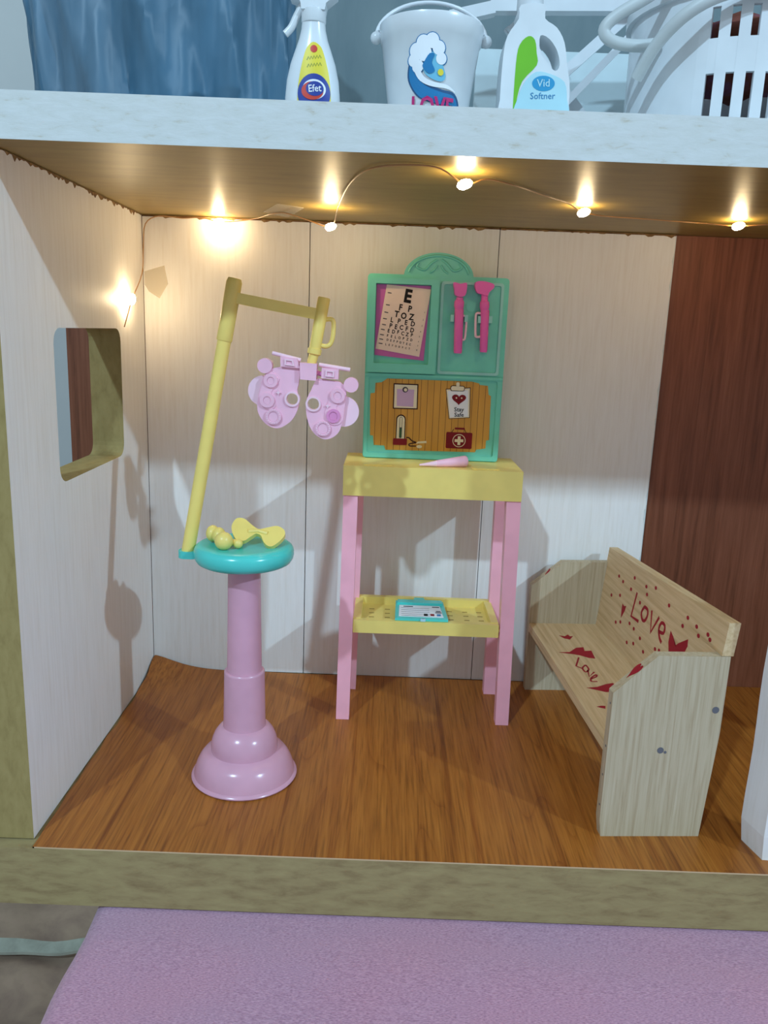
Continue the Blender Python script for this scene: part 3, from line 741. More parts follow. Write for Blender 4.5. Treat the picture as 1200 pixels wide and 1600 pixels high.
# two magenta instruments clipped to the board
t1 = thing('toy_otoscope', 'magenta toy instrument with blunt head clipped beside the eye chart', 'toy tool', (19.66, -3.5, 22.4))
YT = -3.45
obj('handle', tube(B(), [(19.68, YT, 22.38), (19.68, YT, 22.5), (19.62, YT, 24.9), (19.60, YT, 25.0), (19.62, YT, 25.6)], [0.22, 0.25, 0.27, 0.22, 0.2], 16), 'magenta', t1, smooth=45)
obj('collar', tube(B(), [(19.6, YT, 24.9), (19.6, YT, 25.1), (19.6, YT, 25.35), (19.6, YT, 25.45)], [0.24, 0.29, 0.29, 0.24], 16), 'magenta', t1, smooth=45)
obj('head', prism(B(), smooth_poly([(19.2, 26.42), (19.6, 26.36), (19.95, 26.42), (19.98, 26.05), (19.9, 25.72), (19.6, 25.62), (19.32, 25.74), (19.26, 26.05)], 3), 'y', YT - 0.28, YT + 0.28, bv=0.1), 'magenta', t1, smooth=45)
obj('loop_handle', tube(B(), smooth_path([(19.75, YT, 24.55), (20.0, YT, 24.55), (20.08, YT, 24.4), (20.06, YT, 23.4), (19.98, YT, 23.18), (19.75, YT, 23.2)], 4), 0.07, 8), 'lilac_pale', t1, smooth=45)
t2 = thing('toy_retinoscope', 'magenta toy instrument with flared head at the board edge', 'toy tool', (21.15, -3.5, 22.5))
obj('handle', tube(B(), [(21.2, YT, 22.5), (21.2, YT, 22.62), (21.14, YT, 24.9), (21.1, YT, 25.0), (21.06, YT, 25.9)], [0.2, 0.23, 0.26, 0.21, 0.2], 16), 'magenta', t2, smooth=45)
obj('collar', tube(B(), [(21.1, YT, 24.9), (21.1, YT, 25.1), (21.09, YT, 25.35), (21.09, YT, 25.45)], [0.23, 0.28, 0.28, 0.23], 16), 'magenta', t2, smooth=45)
obj('head', prism(B(), smooth_poly([(20.5, 26.5), (20.95, 26.55), (21.5, 26.42), (21.55, 26.2), (21.3, 25.95), (21.2, 25.75), (20.85, 25.82), (20.6, 25.9), (20.46, 26.2)], 3), 'y', YT - 0.28, YT + 0.28, bv=0.1), 'magenta', t2, smooth=45)
obj('loop_handle', tube(B(), smooth_path([(21.0, YT, 24.72), (20.7, YT, 24.74), (20.62, YT, 24.55), (20.66, YT, 23.55), (20.74, YT, 23.38), (21.0, YT, 23.4)], 4), 0.07, 8), 'lilac_pale', t2, smooth=45)

# pink cone-tipped light lying on the desk
pn = thing('toy_penlight', 'pale pink cone-tipped toy light lying on the yellow desktop', 'toy tool', (19.0, -5.6, 15.9))
a0, a1 = Vector((17.6, -5.95, 15.98)), Vector((20.42, -5.3, 16.2))
obj('barrel', tube(B(), [a0.lerp(a1, t) for t in (0.34, 0.36, 0.9, 0.97, 1.0)], [0.16, 0.2, 0.33, 0.34, 0.28], 18), 'lilac', pn, smooth=45)
obj('tip', tube(B(), [a0.lerp(a1, t) for t in (0.0, 0.2, 0.36)], [0.05, 0.12, 0.19], 14), 'lilac_pale', pn, smooth=45)

# turquoise toy clipboard on the tray
cb = thing('toy_clipboard', 'turquoise toy clipboard with printed sheet lying on the yellow tray', 'clipboard', (18.2, -4.4, 6.0))
ct = math.atan2(0.62, 3.5)
def on_cb(a, b_, c): # lies on the tray rim, leaning down to the back
    return (a, -6.18 + b_, 6.40 + 0.05 * (b_ > 99) - 0.0 * b_ + c)
cbp = [(16.55, 0.0), (19.78, 0.0), (19.66, 3.25), (16.62, 3.25)]
obj('board', prism(B(), cbp, 'z', 0.04, 0.2, bv=0.04, mapf=on_cb), 'turquoise', cb, smooth=40)
obj('sheet', prism(B(), [(16.78, 0.3), (19.52, 0.3), (19.4, 2.35), (16.84, 2.35)], 'z', 0.2, 0.215, mapf=on_cb), 'lab_white', cb)
obj('clip', prism(B(), [(16.7, 2.5), (19.6, 2.5), (19.55, 3.1), (16.75, 3.1)], 'z', 0.18, 0.34, bv=0.05, mapf=on_cb), 'turquoise', cb, smooth=40)
obj('clip_tab', prism(B(), [(17.75, 3.1), (18.5, 3.1), (18.42, 3.65), (17.83, 3.65)], 'z', 0.1, 0.3, bv=0.05, mapf=on_cb), 'turquoise', cb, smooth=40)
obj('front_tab', prism(B(), [(18.1, -0.1), (18.4, -0.1), (18.4, 0.1), (18.1, 0.1)], 'z', 0.05, 0.2, mapf=on_cb), 'lab_aqua', cb)
CB = lambda a, b_, d: on_cb(a, b_, 0.215 + d)
bm = B()
for y, xa, xb in ((2.1, 17.1, 17.7), (2.1, 18.9, 19.35), (1.35, 19.1, 19.4), (1.1, 19.05, 19.45)): ribbon(bm, [(xa, y), (xb, y)], 0.14, CB, 0.008)
for y in (1.8, 1.45, 1.1, 0.75, 0.45): ribbon(bm, [(16.95, y), (18.7, y)], 0.03, CB, 0.008)
obj('print', bm, 'grey_print', cb)
for x, m in ((18.45, 'black'), (18.85, 'maroon'), (19.25, 'wave_blue')):
    obj('print', prism(B(), rounded_rect(x - 0.12, x + 0.12, 0.5, 0.85, 0.03), 'z', 0.215, 0.225, mapf=on_cb), m, cb)

# ---------------------------------------------------------------- wooden bench
bench = thing('toy_bench', 'pale handmade wooden toy bench painted with red Love lettering and hearts', 'bench', (26.6, -17.6, 0), math.radians(3.5))
def side(y0, y1, poly):
    bm = prism(B(), poly, 'y', y0, y1, bv=0.06)
    return obj('end_panel', bm, 'bench_end', bench, local=True, smooth=40)
near = side(0.0, 0.55, [(0.12, 0.0), (0.26, 0.0), (5.0, 0.0), (5.36, 5.5), (5.38, 9.38), (1.95, 9.38), (0.0, 7.5), (0.0, 0.9)])
far = side(16.25, 16.8, [(0.1, 0.0), (5.0, 0.0), (5.3, 5.0), (5.36, 9.15), (1.95, 9.1), (0.0, 7.45)])
ZS = 4.82
seat_b = obj('seat', box(B(), 0.02, 4.62, 0.55, 16.25, ZS - 0.55, ZS, 0.06), 'bench', bench, local=True, smooth=40)
def bk(ly, z, d):  # backrest face, d = outwards from the face (towards the sitter)
    return (4.55 + 0.09 * (z - 4.8) - d, ly, z)
bm = B(); prof = [(0.02, 4.4, 11.02), (16.28, 4.4, 10.1)]
vs = []
for ly, zl, zh in prof:
    for z, d in ((zl, 0), (zh, 0), (zh + 0.02, -0.55), (zl, -0.55)): vs.append(bm.verts.new(bk(ly if z > 9.6 else (0.55 if ly < 1 else ly - 0.03), z, d)))
# solid plank whose upper strip runs out over the end panels
bm.free(); bm = B()
def quad_plank(y0, y1, z0a, z1a, z0b, z1b):
    vs = [bm.verts.new(bk(y0, z0a, 0)), bm.verts.new(bk(y0, z1a, 0)), bm.verts.new(bk(y0, z1a, -0.55)), bm.verts.new(bk(y0, z0a, -0.55)),
          bm.verts.new(bk(y1, z0b, 0)), bm.verts.new(bk(y1, z1b, 0)), bm.verts.new(bk(y1, z1b, -0.55)), bm.verts.new(bk(y1, z0b, -0.55))]
    for f in ((0, 1, 2, 3), (4, 5, 6, 7), (0, 1, 5, 4), (1, 2, 6, 5), (2, 3, 7, 6), (3, 0, 4, 7)): bm.faces.new([vs[i] for i in f])
    bevel(bm, vs, 0.06)
quad_plank(0.57, 16.23, 4.3, 9.42, 4.3, 9.2)
quad_plank(0.03, 16.4, 9.4, 11.02, 9.17, 10.15)
back_b = obj('backrest', bm, 'bench', bench, local=True, smooth=40)
SEAT_STROKES = [[(1.71, 10.5), (1.18, 9.23), (1.44, 8.88)], [(1.8, 9.41), (1.47, 8.94), (1.5, 8.39), (1.8, 8.8), (1.8, 9.41)], [(1.69, 8.64), (1.51, 7.76), (2.0, 8.41)], [(1.54, 7.48), (1.92, 7.77), (2.01, 8.06), (1.59, 7.62), (1.44, 7.14), (1.78, 7.14)]]
SEAT_HEARTS = [[(1.46, 14.05), (1.76, 13.87), (2.09, 14.22), (2.14, 13.89), (2.36, 13.97), (1.99, 13.37), (1.67, 13.57)], [(0.7, 11.25), (1.38, 11.31), (1.98, 12.0), (2.48, 12.12), (2.37, 11.51), (2.82, 11.59), (2.68, 10.38), (2.31, 10.46), (1.9, 10.83), (1.55, 10.99)], [(0.92, 6.3), (1.54, 6.42), (2.15, 6.79), (2.59, 6.94), (2.75, 6.4), (2.3, 5.8), (1.82, 5.79), (1.58, 5.93)], [(0.76, 4.04), (1.05, 4.14), (1.25, 4.12), (1.15, 3.81), (0.92, 3.92)]]
BACK_STROKES = [[(10.67, 8.92), (10.86, 7.38), (9.69, 7.47)], [(9.28, 8.53), (9.53, 8.1), (9.27, 7.78), (8.9, 7.81), (8.67, 8.19), (8.8, 8.51), (9.28, 8.53)], [(8.24, 8.68), (7.84, 7.51), (7.16, 8.67)], [(6.88, 7.96), (6.26, 8.09), (6.3, 8.5), (6.73, 8.51), (6.92, 8.12), (6.66, 7.72), (6.28, 7.53)]]
BACK_HEARTS = [[(12.48, 7.59), (12.13, 7.55), (11.87, 7.66), (11.91, 7.35), (12.29, 6.73), (12.43, 7.21)], [(5.51, 8.52), (5.07, 8.35), (4.72, 7.98), (4.34, 8.3), (3.48, 8.85), (3.38, 8.5), (3.63, 7.96), (4.3, 6.8), (5.05, 7.1), (5.49, 7.9)]]
DOTS = [(13.85, 8.95), (11.44, 9.59), (13.06, 8.84), (11.64, 8.81), (9.59, 9.65), (8.33, 9.98), (9.29, 9.27), (14.49, 7.47), (13.11, 7.92), (10.0, 8.52), (6.3, 9.66), (3.98, 9.82), (4.34, 9.24), (2.91, 9.75), (2.54, 9.41), (1.68, 9.81), (1.4, 9.66), (12.95, 6.2), (12.25, 6.48), (10.86, 6.91), (10.12, 6.85), (9.03, 6.68), (10.71, 5.75), (9.77, 6.06), (8.26, 6.17), (6.86, 6.92), (6.35, 7.04)]
seatmap = lambda a, b_, d: (a, b_, ZS + d)
bm = B()
for s in SEAT_STROKES: ribbon(bm, smooth_path([Vector(p) for p in s], 3) if len(s) > 4 else s, 0.10, seatmap, 0.012)
obj('lettering', bm, 'red_ink', seat_b, local=True)
for hp in SEAT_HEARTS: obj('painted_heart', decal(B(), hp, seatmap, 1), 'red_ink', seat_b, local=True)
bm = B()
for s in BACK_STROKES: ribbon(bm, smooth_path([Vector(p) for p in s], 3) if len(s) > 4 else s, 0.19, bk, 0.012)
obj('lettering', bm, 'red_ink', back_b, local=True)
for hp in BACK_HEARTS: obj('painted_heart', decal(B(), hp, bk, 1), 'red_ink', back_b, local=True)
for p in DOTS: obj('painted_dot', decal(B(), circle(p[0], p[1], 0.15, 8, 0.11), bk, 1), 'red_ink', back_b, local=True)
# heart on the chamfer of the near panel
chf = lambda a, b_, d: (a * 0.716 - 0.697 * d, b_, 7.5 + a * 0.691 + 0.724 * d)
obj('painted_heart', decal(B(), [(1.5 + q, 0.29 + p) for p, q in heart(0, 0, 0.25, 0.52)], chf, 2, 0.02), 'red_ink', near, local=True)
obj('painted_heart', decal(B(), [(1.2, 0.1), (1.5, 0.3), (1.75, 0.45), (1.7, 0.2), (1.5, 0.08)], lambda a, b_, d: (a * 0.716 - 0.697 * d, 16.25 + b_, 7.45 + a * 0.61 + 0.79 * d), 1, 0.02), 'red_ink', far, local=True)
for x, z, r in ((2.58, 4.6, 0.16), (2.82, 4.5, 0.07), (5.0, 6.7, 0.17)):
    obj('nail_head', prism(B(), circle(x, z, r, 14), 'y', -0.015, 0.02), 'nail', near, local=True)
for z in (6.9, 4.7, 3.2, 1.6):
    obj('nail_head', prism(B(), circle(0.22, z, 0.06, 8), 'x', -0.012, 0.02), 'nail', near, local=True)

# ---------------------------------------------------------------- toys on the upper board
ZT = H + 1.70
def loft(bm, secs, cx_, cy_, n=36):
    rings = [[bm.verts.new((cx_ + dx + a * math.cos(2 * math.pi * i / n), cy_ + b_ * math.sin(2 * math.pi * i / n), z)) for i in range(n)] for z, a, b_, dx in secs]
    for A, C in zip(rings, rings[1:]):
        for i in range(n): bm.faces.new((A[i], A[(i + 1) % n], C[(i + 1) % n], C[i]))
    bm.faces.new(rings[0][::-1]); bm.faces.new(rings[-1]); return bm

# spray bottle
SX, SY = 11.83, -14.0
spray = thing('toy_spray_bottle', 'white toy spray bottle with yellow and blue label on the upper board', 'bottle', (SX, SY, ZT))
secs = [(ZT, 1.05, 0.62, 0), (ZT + 0.1, 1.17, 0.7, 0), (33.3, 1.2, 0.72, 0), (34.0, 1.13, 0.7, 0), (34.65, 0.98, 0.64, 0), (35.2, 0.78, 0.56, 0), (35.6, 0.63, 0.5, 0), (36.0, 0.53, 0.46, 0), (36.3, 0.5, 0.45, 0)]
obj('bottle_body', loft(B(), secs, SX, SY), 'white_plastic', spray, smooth=60)
obj('neck', lathe(B(), [(0.5, 36.25), (0.53, 36.3), (0.53, 36.75), (0.45, 36.8)], SX, SY, 24), 'white_plastic', spray, smooth=40)
hd = prism(B(), [(SX - 1.0, 37.15), (SX - 0.95, 37.75), (SX + 0.1, 38.1), (SX + 1.15, 37.9), (SX + 1.0, 37.3), (SX + 0.55, 36.95), (SX + 0.5, 36.7), (SX - 0.5, 36.7), (SX - 0.55, 37.0)], 'y', SY - 0.42, SY + 0.42, bv=0.12)
obj('spray_head', hd, 'white_plastic', spray, smooth=40)
obj('trigger', tube(B(), smooth_path([(SX - 0.5, SY, 36.95), (SX - 0.75, SY, 36.5), (SX - 0.95, SY, 36.1), (SX - 1.22, SY, 35.82)], 4), 0.16, 10), 'white_plastic', spray, smooth=50)
def bottle_map(u, z, d):
    for (z0, a0_, b0_, _), (z1, a1_, b1_, _) in zip(secs, secs[1:]):
        if z0 <= z <= z1: t = (z - z0) / (z1 - z0); a = a0_ + (a1_ - a0_) * t; b_ = b0_ + (b1_ - b0_) * t; break
    s = max(-0.99, min(0.99, u / a))
    return (SX + u, SY - b_ * math.sqrt(1 - s * s) - d - 0.004, z)
lab = [(-0.58, 32.2), (-0.1, 32.15), (0.3, 32.15), (0.8, 32.2), (0.84, 32.9), (0.82, 33.5), (0.72, 34.2), (0.52, 34.9), (0.35, 35.25), (0.05, 35.4), (-0.2, 35.2), (-0.35, 34.8), (-0.5, 34.1), (-0.58, 33.4)]
obj('label', decal(B(), smooth_poly(lab, 3), bottle_map, 6, 0.012), 'lab_yellow', spray, smooth=60, label='yellow label')
obj('label_badge', decal(B(), circle(0.12, 33.35, 0.7, 36, 0.78), lambda u, z, d: bottle_map(u, z, d + 0.014), 5), 'lab_blue', spray, smooth=60)
obj('label_badge', decal(B(), circle(0.13, 33.5, 0.5, 30, 0.4), lambda u, z, d: bottle_map(u, z, d + 0.028), 4), 'lab_white', spray, smooth=60)
obj('label_badge', decal(B(), circle(0.06, 33.44, 0.47, 30, 0.36), lambda u, z, d: bottle_map(u, z, d + 0.042), 4), 'lab_red', spray, smooth=60)
obj('label_badge', decal(B(), circle(0.16, 33.52, 0.38, 30, 0.29), lambda u, z, d: bottle_map(u, z, d + 0.056), 4), 'lab_blue', spray, smooth=60)
bm = B(); text_into(bm, 'Efet', 0.4, (0.16, 33.52), lambda u, z, d: bottle_map(u, z, d + 0.07), 0.1, 0.9, 0.01); obj('lettering', bm, 'lab_white', spray)
obj('label_badge', decal(B(), circle(0.08, 35.12, 0.15, 16), lambda u, z, d: bottle_map(u, z, d + 0.014), 2), 'lab_red', spray)
bm = B()
for z, dx in ((34.72, 0.1), (34.42, 0.12)):
    ribbon(bm, [(dx - 0.3 + 0.06 * k, z + (0.07 if k % 2 else -0.05) + 0.01 * k) for k in range(11)], 0.04, lambda u, zz, d: bottle_map(u, zz, d + 0.014), 0.01)
obj('print', bm, 'lab_olive', spray)

# bucket with wave emblem
BX, BY = 16.92, -13.4
bucket = thing('toy_bucket', 'white toy bucket with blue wave emblem and LOVE lettering on the upper board', 'bucket', (BX, BY, ZT))
def brad(z): return 1.58 + (2.22 - 1.58) * (z - ZT) / (36.3 - ZT)
bm = B(); n = 48
prof = [(0.02, ZT + 0.12), (brad(ZT) - 0.1, ZT + 0.12), (brad(36.4) - 0.12, 36.4), (brad(36.4) + 0.03, 36.42), (brad(36.3) + 0.06, 36.3), (brad(35.75) + 0.05, 35.75), (brad(35.7), 35.7), (brad(ZT), ZT), (0.02, ZT)]
rings = [[bm.verts.new((BX + r * math.cos(2 * math.pi * i / n), BY + r * math.sin(2 * math.pi * i / n), z)) for i in range(n)] for r, z in prof]
for A, C in zip(rings, rings[1:]):
    for i in range(n): bm.faces.new((A[i], A[(i + 1) % n], C[(i + 1) % n], C[i]))
obj('tub', bm, 'white_plastic', bucket, smooth=45)
for s_ in (-1, 1):
    obj('handle_knob', ball((BX + s_ * 2.4, BY, 36.0), 0.26), 'white_plastic', bucket, smooth=60)
obj('bail_handle', tube(B(), [(BX + 2.42 * math.cos(t), BY + 1.2 * math.sin(t), 36.0 + 1.9 * math.sin(t)) for t in [math.pi * i / 24 for i in range(25)]], 0.09, 8), 'white_plastic', bucket, smooth=60)
def bmap(k):
    def f(u, z, d):
        R_ = brad(z) + 0.005 + k * 0.014 + d; a = u / R_
        return (BX + R_ * math.sin(a), BY - R_ * math.cos(a), z)
    return f
def wv(pts): return [((X - 622) / 96.0, 34.62 - (Y - 240) / 98.0 + 0.04 * (X - 622) / 96.0) for X, Y in pts]
def wpt(X, Y): return wv([(X, Y)])[0]
def swoosh(pts, widths, k):
    P = smooth_path([Vector((*wpt(X, Y), 0)) for X, Y in pts], 6); n_ = len(P); f = bmap(k); bm = B(); prev = None
    for i, p in enumerate(P):
        t = P[min(i + 1, n_ - 1)] - P[max(i - 1, 0)]; t.normalize(); nn = Vector((-t.y, t.x, 0))
        q = i / (n_ - 1) * (len(widths) - 1); a = int(min(q, len(widths) - 2)); wd = (widths[a] + (widths[a + 1] - widths[a]) * (q - a)) / 98.0 / 2
        cur = [bm.verts.new(f(p.x + nn.x * wd * e, p.y + nn.y * wd * e, 0.012)) for e in (-1, -0.3, 0.3, 1)]
        if prev:
            for c in range(3): bm.faces.new((prev[c], cur[c], cur[c + 1], prev[c + 1]))
        prev = cur
    return bm
foam = [(548, 238, 24), (556, 204, 27), (584, 178, 28), (620, 172, 28), (648, 198, 26), (660, 236, 22), (590, 215, 30), (566, 262, 24)]
for X, Y, r in foam: obj('foam_print', decal(B(), circle(*wpt(X, Y), (r + 4) / 97.0, 16), bmap(0), 2), 'wave_blue', bucket)
obj('wave_print', swoosh([(534, 246), (545, 300), (590, 350), (660, 374), (720, 380), (752, 412)], [12, 44, 62, 58, 50, 14], 1), 'wave_dark', bucket)
obj('wave_print', swoosh([(536, 250), (548, 304), (592, 354), (660, 378), (716, 384), (744, 408)], [6, 34, 48, 46, 38, 8], 2), 'wave_blue', bucket)
obj('wave_print', decal(B(), smooth_poly([wpt(X, Y) for X, Y in [(600, 236), (622, 212), (648, 222), (664, 250), (682, 300), (664, 318), (628, 310), (598, 290), (586, 262)]], 3), bmap(2), 3), 'wave_light', bucket)
for X, Y, r in foam: obj('foam_print', decal(B(), circle(*wpt(X, Y), r / 97.0, 16), bmap(3), 2), 'lab_white', bucket)
obj('wave_print', swoosh([(560, 268), (584, 306), (628, 328), (690, 336), (730, 352)], [26, 22, 18, 14, 3], 3), 'lab_white', bucket)
obj('wave_print', decal(B(), smooth_poly([wpt(X, Y) for X, Y in [(592, 246), (612, 218), (632, 222), (622, 250), (636, 280), (612, 290), (586, 266)]], 3), bmap(4), 3), 'wave_blue', bucket)
obj('wave_print', decal(B(), circle(*wpt(660, 286), 0.13, 10), bmap(5), 1), 'lab_yellow', bucket)
bm = B(); text_into(bm, 'LOVE', 1.0, (0.12, 32.85), bmap(6), 0.0, 0.78, 0.03); obj('lettering', bm, 'lab_magenta', bucket)

# jug
JY = -14.2
jug = thing('toy_detergent_jug', 'white toy jug with green and pale blue label on the upper board', 'bottle', (21.2, JY, ZT))
def jz(pts): return [(19.93 + (X - 880) / 93.0, 33.3 - (Y - 430) / 93.0 + 0.04 * (X - 880) / 93.0) for X, Y in pts]
jo = smooth_poly(jz([(884, 560), (878, 430), (880, 280), (892, 200), (932, 140), (937, 92), (1028, 90), (1034, 140), (1082, 172), (1116, 225), (1132, 300), (1148, 370), (1152, 450), (1146, 570)]), 3)
jo = [(x, max(z, ZT)) for x, z in jo]
jh = smooth_poly(jz([(1020, 200), (1056, 212), (1090, 255), (1104, 305), (1088, 326), (1058, 300), (1024, 256)]), 3)
obj('jug_body', prism(B(), jo, 'y', JY - 0.75, JY + 0.75, holes=[jh[::-1]], bv=0.16), 'white_plastic', jug, smooth=50)
c_ = jz([(982, 92)])[0]
obj('cap', lathe(B(), [(0.52, c_[1] - 0.05), (0.56, c_[1]), (0.56, c_[1] + 0.7), (0.48, c_[1] + 0.78)], c_[0], JY, 28), 'white_plastic', jug, smooth=40)
JF = JY - 0.75
def jf(name, pts, m, k=0): return obj(name, prism(B(), pts, 'y', JF - 0.014 * (k + 1), JF + 0.002), m, jug)
jf('label_leaf', smooth_poly(jz([(932, 480), (932, 300), (942, 232), (974, 202), (1000, 216), (1010, 262), (1014, 305), (962, 362), (944, 430), (940, 490)]), 3), 'lab_green')
jf('label_arch', smooth_poly(jz([(944, 500), (950, 420), (970, 368), (1012, 330), (1070, 338), (1128, 368), (1142, 430), (1144, 500)]), 3), 'lab_aqua', 1)
jf('label_oval', circle(*jz([(1045, 372)])[0], 0.48, 26, 0.3), 'lab_cyan', 2)
bm = B(); p_ = jz([(1045, 372)])[0]; text_into(bm, 'Vid', 0.42, p_, on_y(JF - 0.044), 0.05, 1, 0.01); obj('lettering', bm, 'lab_aqua', jug)
bm = B(); p_ = jz([(1045, 418)])[0]; text_into(bm, 'Softner', 0.36, p_, on_y(JF - 0.03), 0.04, 1, 0.0); obj('lettering', bm, 'wave_blue', jug)

# folding rack behind the jug
rk = thing('folding_rack', 'white folding toy rack with crossed legs behind the jug', 'rack', (23.5, -9.0, ZT))
def bar(name, a, b_, wd, th_, m='white_plastic'):
    a, b_ = Vector(a), Vector(b_); d = (b_ - a).normalized(); nn = d.cross(Vector((0, 1, 0))).normalized() * wd / 2
    bm = B(); vs = []
    for p in (a, b_):
        for s1, s2 in ((-1, -1), (1, -1), (1, 1), (-1, 1)): vs.append(bm.verts.new(p + nn * s1 + Vector((0, s2 * th_ / 2, 0))))
    for f in ((0, 1, 2, 3), (4, 5, 6, 7), (0, 1, 5, 4), (1, 2, 6, 5), (2, 3, 7, 6), (3, 0, 4, 7)): bm.faces.new([vs[i] for i in f])
    bevel(bm, vs, 0.06); return obj(name, bm, m, rk, smooth=40)
bar('top_bar', (17.9, -9.4, 38.25), (20.0, -9.4, 38.75), 0.55, 0.6); bar('top_bar', (19.8, -9.4, 38.85), (27.5, -9.4, 39.1), 0.6, 0.6)
bar('leg', (27.4, -9.0, 39.6), (22.6, -9.0, 35.2), 0.5, 0.3); bar('leg', (27.9, -9.0, 39.2), (21.2, -9.4, 31.95), 0.35, 0.3)
bar('leg', (21.0, -8.6, 38.4), (26.9, -8.6, 31.95), 0.62, 0.3); bar('leg', (20.8, -8.0, 38.4), (26.1, -8.0, 31.95), 0.25, 0.3)
bar('stretcher', (20.9, -9.0, 33.1), (27.0, -9.0, 33.1), 0.3, 0.3)
o = obj('plastic_sheet', box(B(), 19.6, 29.5, -5.6, -5.2, ZT, 38.2, 0.1), 'pale_plastic', loc=(24.5, -5.4, ZT)); tag(o, 'pale plastic panel standing behind the folding rack', 'panel')

# slotted basket
bk_ = thing('toy_laundry_basket', 'white round slotted toy laundry basket with looped handle on the upper board', 'basket', (30.3, -12.6, ZT))
KX, KY, KR = 30.3, -12.6, 4.35
def arc_wall(bm, a0_, a1_, z0, z1, r=KR, t=0.22, n=8):
    vs = []
    for i in range(n + 1):
        a = math.radians(a0_ + (a1_ - a0_) * i / n)
        vs.append([bm.verts.new((KX + rr * math.cos(a), KY + rr * math.sin(a), z)) for rr, z in ((r, z0), (r, z1), (r - t, z1), (r - t, z0))])
    for p, q in zip(vs, vs[1:]):
        for i in range(4): bm.faces.new((p[i], p[(i + 1) % 4], q[(i + 1) % 4], q[i]))
    bm.faces.new(vs[0]); bm.faces.new(vs[-1][::-1]); return bm
SA, SB = 233.0, 363.0
obj('side_wall', arc_wall(B(), SB - 360, SA, ZT, 37.4, n=36), 'white_plastic', bk_, smooth=35)
obj('rim', arc_wall(B(), 0, 359.99, 37.2, 37.65, KR + 0.22, 0.5, 48), 'white_plastic', bk_, smooth=35)
obj('band', arc_wall(B(), SA, SB, 34.2, 35.5, n=18), 'white_plastic', bk_, smooth=35)
obj('band', arc_wall(B(), SA, SB, ZT, 32.2, n=18), 'white_plastic', bk_, smooth=35)
obj('band', arc_wall(B(), SA, SB, 36.65, 37.4, n=18), 'white_plastic', bk_, smooth=35)
na = 13; stp = (SB - SA) / na
for i in range(na):
    a = SA + stp * i; obj('slat', arc_wall(B(), a, a + stp * 0.58, 32.1, 37.4, n=3), 'white_plastic', bk_, smooth=35)
bm = B(); lathe(bm, [(KR - 0.25, ZT + 0.02), (KR - 0.25, ZT + 0.25)], KX, KY, 40); obj('bottom', bm, 'white_plastic', bk_)
obj('loop_handle', tube(B(), smooth_path([(25.5, -15.4, 34.2), (26.0, -16.2, 35.3), (26.9, -17.0, 36.2), (28.2, -17.3, 36.8), (30.0, -17.4, 37.05), (32.2, -17.2, 36.8), (34.0, -16.6, 36.0), (35.2, -14.8, 34.6)], 5), 0.26, 12), 'hose', bk_, smooth=60)
obj('hook_handle', tube(B(), smooth_path([(27.2, -15.6, 38.3), (25.6, -15.6, 37.2), (24.4, -15.4, 36.5), (24.0, -15.3, 36.0), (24.4, -15.3, 35.6), (25.4, -15.2, 35.5), (26.4, -14.9, 35.7)], 5), 0.25, 12), 'hose', bk_, smooth=60)
bm = ball((0, 0, 0), 1.0)
for v in bm.verts: v.co = Vector((KX + 0.3 + v.co.x * 3.4, KY + v.co.y * 3.4, 35.9 + v.co.z * 1.4 + 0.25 * math.sin(v.co.x * 9) * math.cos(v.co.y * 7)))
o = obj('folded_cloth', bm, 'brown_cloth', loc=(KX, KY, 35), smooth=60); tag(o, 'brown and purple bundled cloth inside the slotted basket', 'cloth')

# crumpled blue plastic bag standing on the upper board
bm = B(); nb, nz = 120, 14; rings = []
for j in range(nz + 1):
    z = ZT + 11.0 * j / nz; row = []
    for i in range(nb):
        a = 2 * math.pi * i / nb
        wr = 0.32 * math.sin(a * 11 + 0.5 * z) + 0.2 * math.sin(a * 19 - 0.35 * z + 1) + 0.12 * math.sin(a * 31 + z)
        lean = 0.05 * (z - ZT)
        row.append(bm.verts.new((3.7 - lean + (6.5 + wr * 0.4 + 0.03 * (z - ZT)) * math.cos(a), -7.2 + (2.2 + wr) * math.sin(a), z)))
    rings.append(row)
for A, C in zip(rings, rings[1:]):
    for i in range(nb): bm.faces.new((A[i], A[(i + 1) % nb], C[(i + 1) % nb], C[i]))
bm.faces.new(rings[0][::-1])
o = obj('plastic_bag', bm, 'bag', loc=(3.7, -7.2, ZT), smooth=60); tag(o, 'crumpled translucent blue plastic bag on the upper board', 'plastic bag')

# ---------------------------------------------------------------- below: pink cloth and grey sheet
# pink knit spread over the support the dollhouse stands on; its side edge drops in a soft roll
bm = B(); ny = 60; cols = []
prof = []
for k in range(9):
    a = math.pi / 2 * k / 8; prof.append((0.9 * (1 - math.cos(a)), -0.9 + 0.9 * math.sin(a)))
prof = [(-0.5, -26), (-0.35, -18), (-0.15, -8), (-0.05, -3)] + prof + [(x, 0) for x in (1.6, 2.6, 4, 6, 9, 13, 18, 24, 30, 40, 52, 66)]
for j in range(ny + 1):
    y = -62 + (70.0) * j / ny; row = []
    for x, z in prof:
        ripple = 0.05 * math.sin(x * 0.55 + 0.3 * y) + 0.035 * math.sin(0.9 * y + 0.2 * x) if y < -20.5 else 0
        fold = 0.0
        if y < -20.2 and z == 0:
            s_ = (-20.2 - y)
            fold = 0.10 * math.exp(-((s_ - 2.6 - 0.02 * x) / 0.9) ** 2)
        row.append(bm.verts.new((2.75 + x + (0.06 * math.sin(y * 1.1) if x < 1 else 0), y, -3.12 + z + (ripple + fold if z == 0 else 0))))
    cols.append(row)
for A, C in zip(cols, cols[1:]):
    for i in range(len(prof) - 1): bm.faces.new((A[i], A[i + 1], C[i + 1], C[i]))
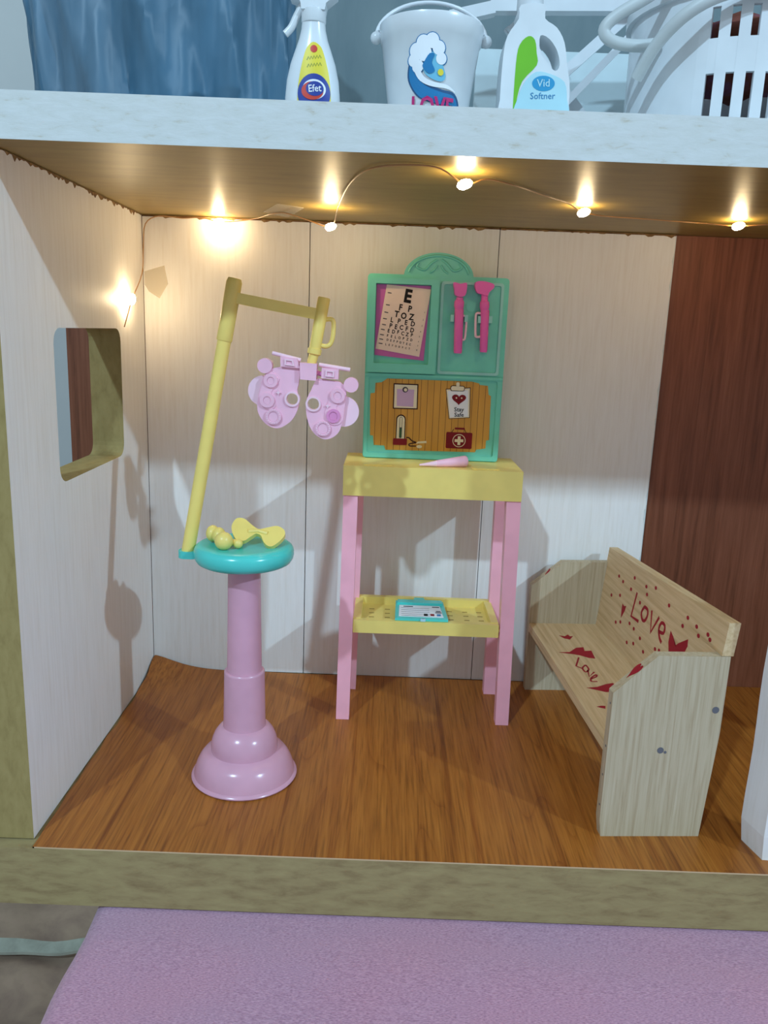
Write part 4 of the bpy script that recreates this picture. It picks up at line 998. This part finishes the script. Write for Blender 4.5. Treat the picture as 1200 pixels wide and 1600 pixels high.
# close underneath so it is a solid cushion
for row_a, row_b in zip(cols, cols[1:]): pass
base = [bm.verts.new((p.co.x, p.co.y, -29.5)) for p in (cols[0][0], cols[0][-1], cols[-1][-1], cols[-1][0])]
bm.faces.new([c[-1] for c in cols] + [base[2], base[1]])
bm.faces.new([c[0] for c in cols[::-1]] + [base[0], base[3]])
bm.faces.new(cols[0] + [base[1], base[0]]); bm.faces.new(cols[-1][::-1] + [base[3], base[2]]); bm.faces.new(base)
o = obj('pink_cloth', bm, 'knit', loc=(18, -40, -29.5), smooth=50); tag(o, 'pink knitted cloth spread under and in front of the dollhouse', 'cloth')

def sheet(name, x0, x1, y0, y1, z0, amp, m, label, cat, nx=70, ny=70, seed=1.0):
    bm = B(); g = []; h = []
    for j in range(ny + 1):
        y = y0 + (y1 - y0) * j / ny; r1 = []; r3 = []
        for i in range(nx + 1):
            x = x0 + (x1 - x0) * i / nx
            z = z0 + amp * (math.sin(0.35 * x + 0.2 * y + seed) + 0.6 * math.sin(0.8 * y - 0.3 * x + 2 * seed) + 0.4 * math.sin(1.1 * x + 0.7 * y))
            r1.append(bm.verts.new((x, y, z))); r3.append(bm.verts.new((x, y, z - 0.25)))
        g.append(r1); h.append(r3)
    for j in range(ny):
        for i in range(nx):
            bm.faces.new((g[j][i], g[j][i + 1], g[j + 1][i + 1], g[j + 1][i])); bm.faces.new((h[j][i], h[j + 1][i], h[j + 1][i + 1], h[j][i + 1]))
    for i in range(nx):
        for j in (0, ny): bm.faces.new((g[j][i], g[j][i + 1], h[j][i + 1], h[j][i]))
    for j in range(ny):
        for i in (0, nx): bm.faces.new((g[j][i], g[j + 1][i], h[j + 1][i], h[j][i]))
    o = obj(name, bm, m, loc=((x0 + x1) / 2, (y0 + y1) / 2, z0), smooth=60); tag(o, label, cat); return o
sheet('grey_bedsheet', -60, 2.0, -60, 20, -28.0, 0.5, 'sheet', 'rumpled grey bedsheet below the pink cloth', 'bedsheet')
sheet('pale_hem', -60, 1.9, 3.6, 5.0, -26.7, 0.3, 'hem', 'pale green folded hem lying on the grey bedsheet', 'bedsheet', 60, 8, 2.0)
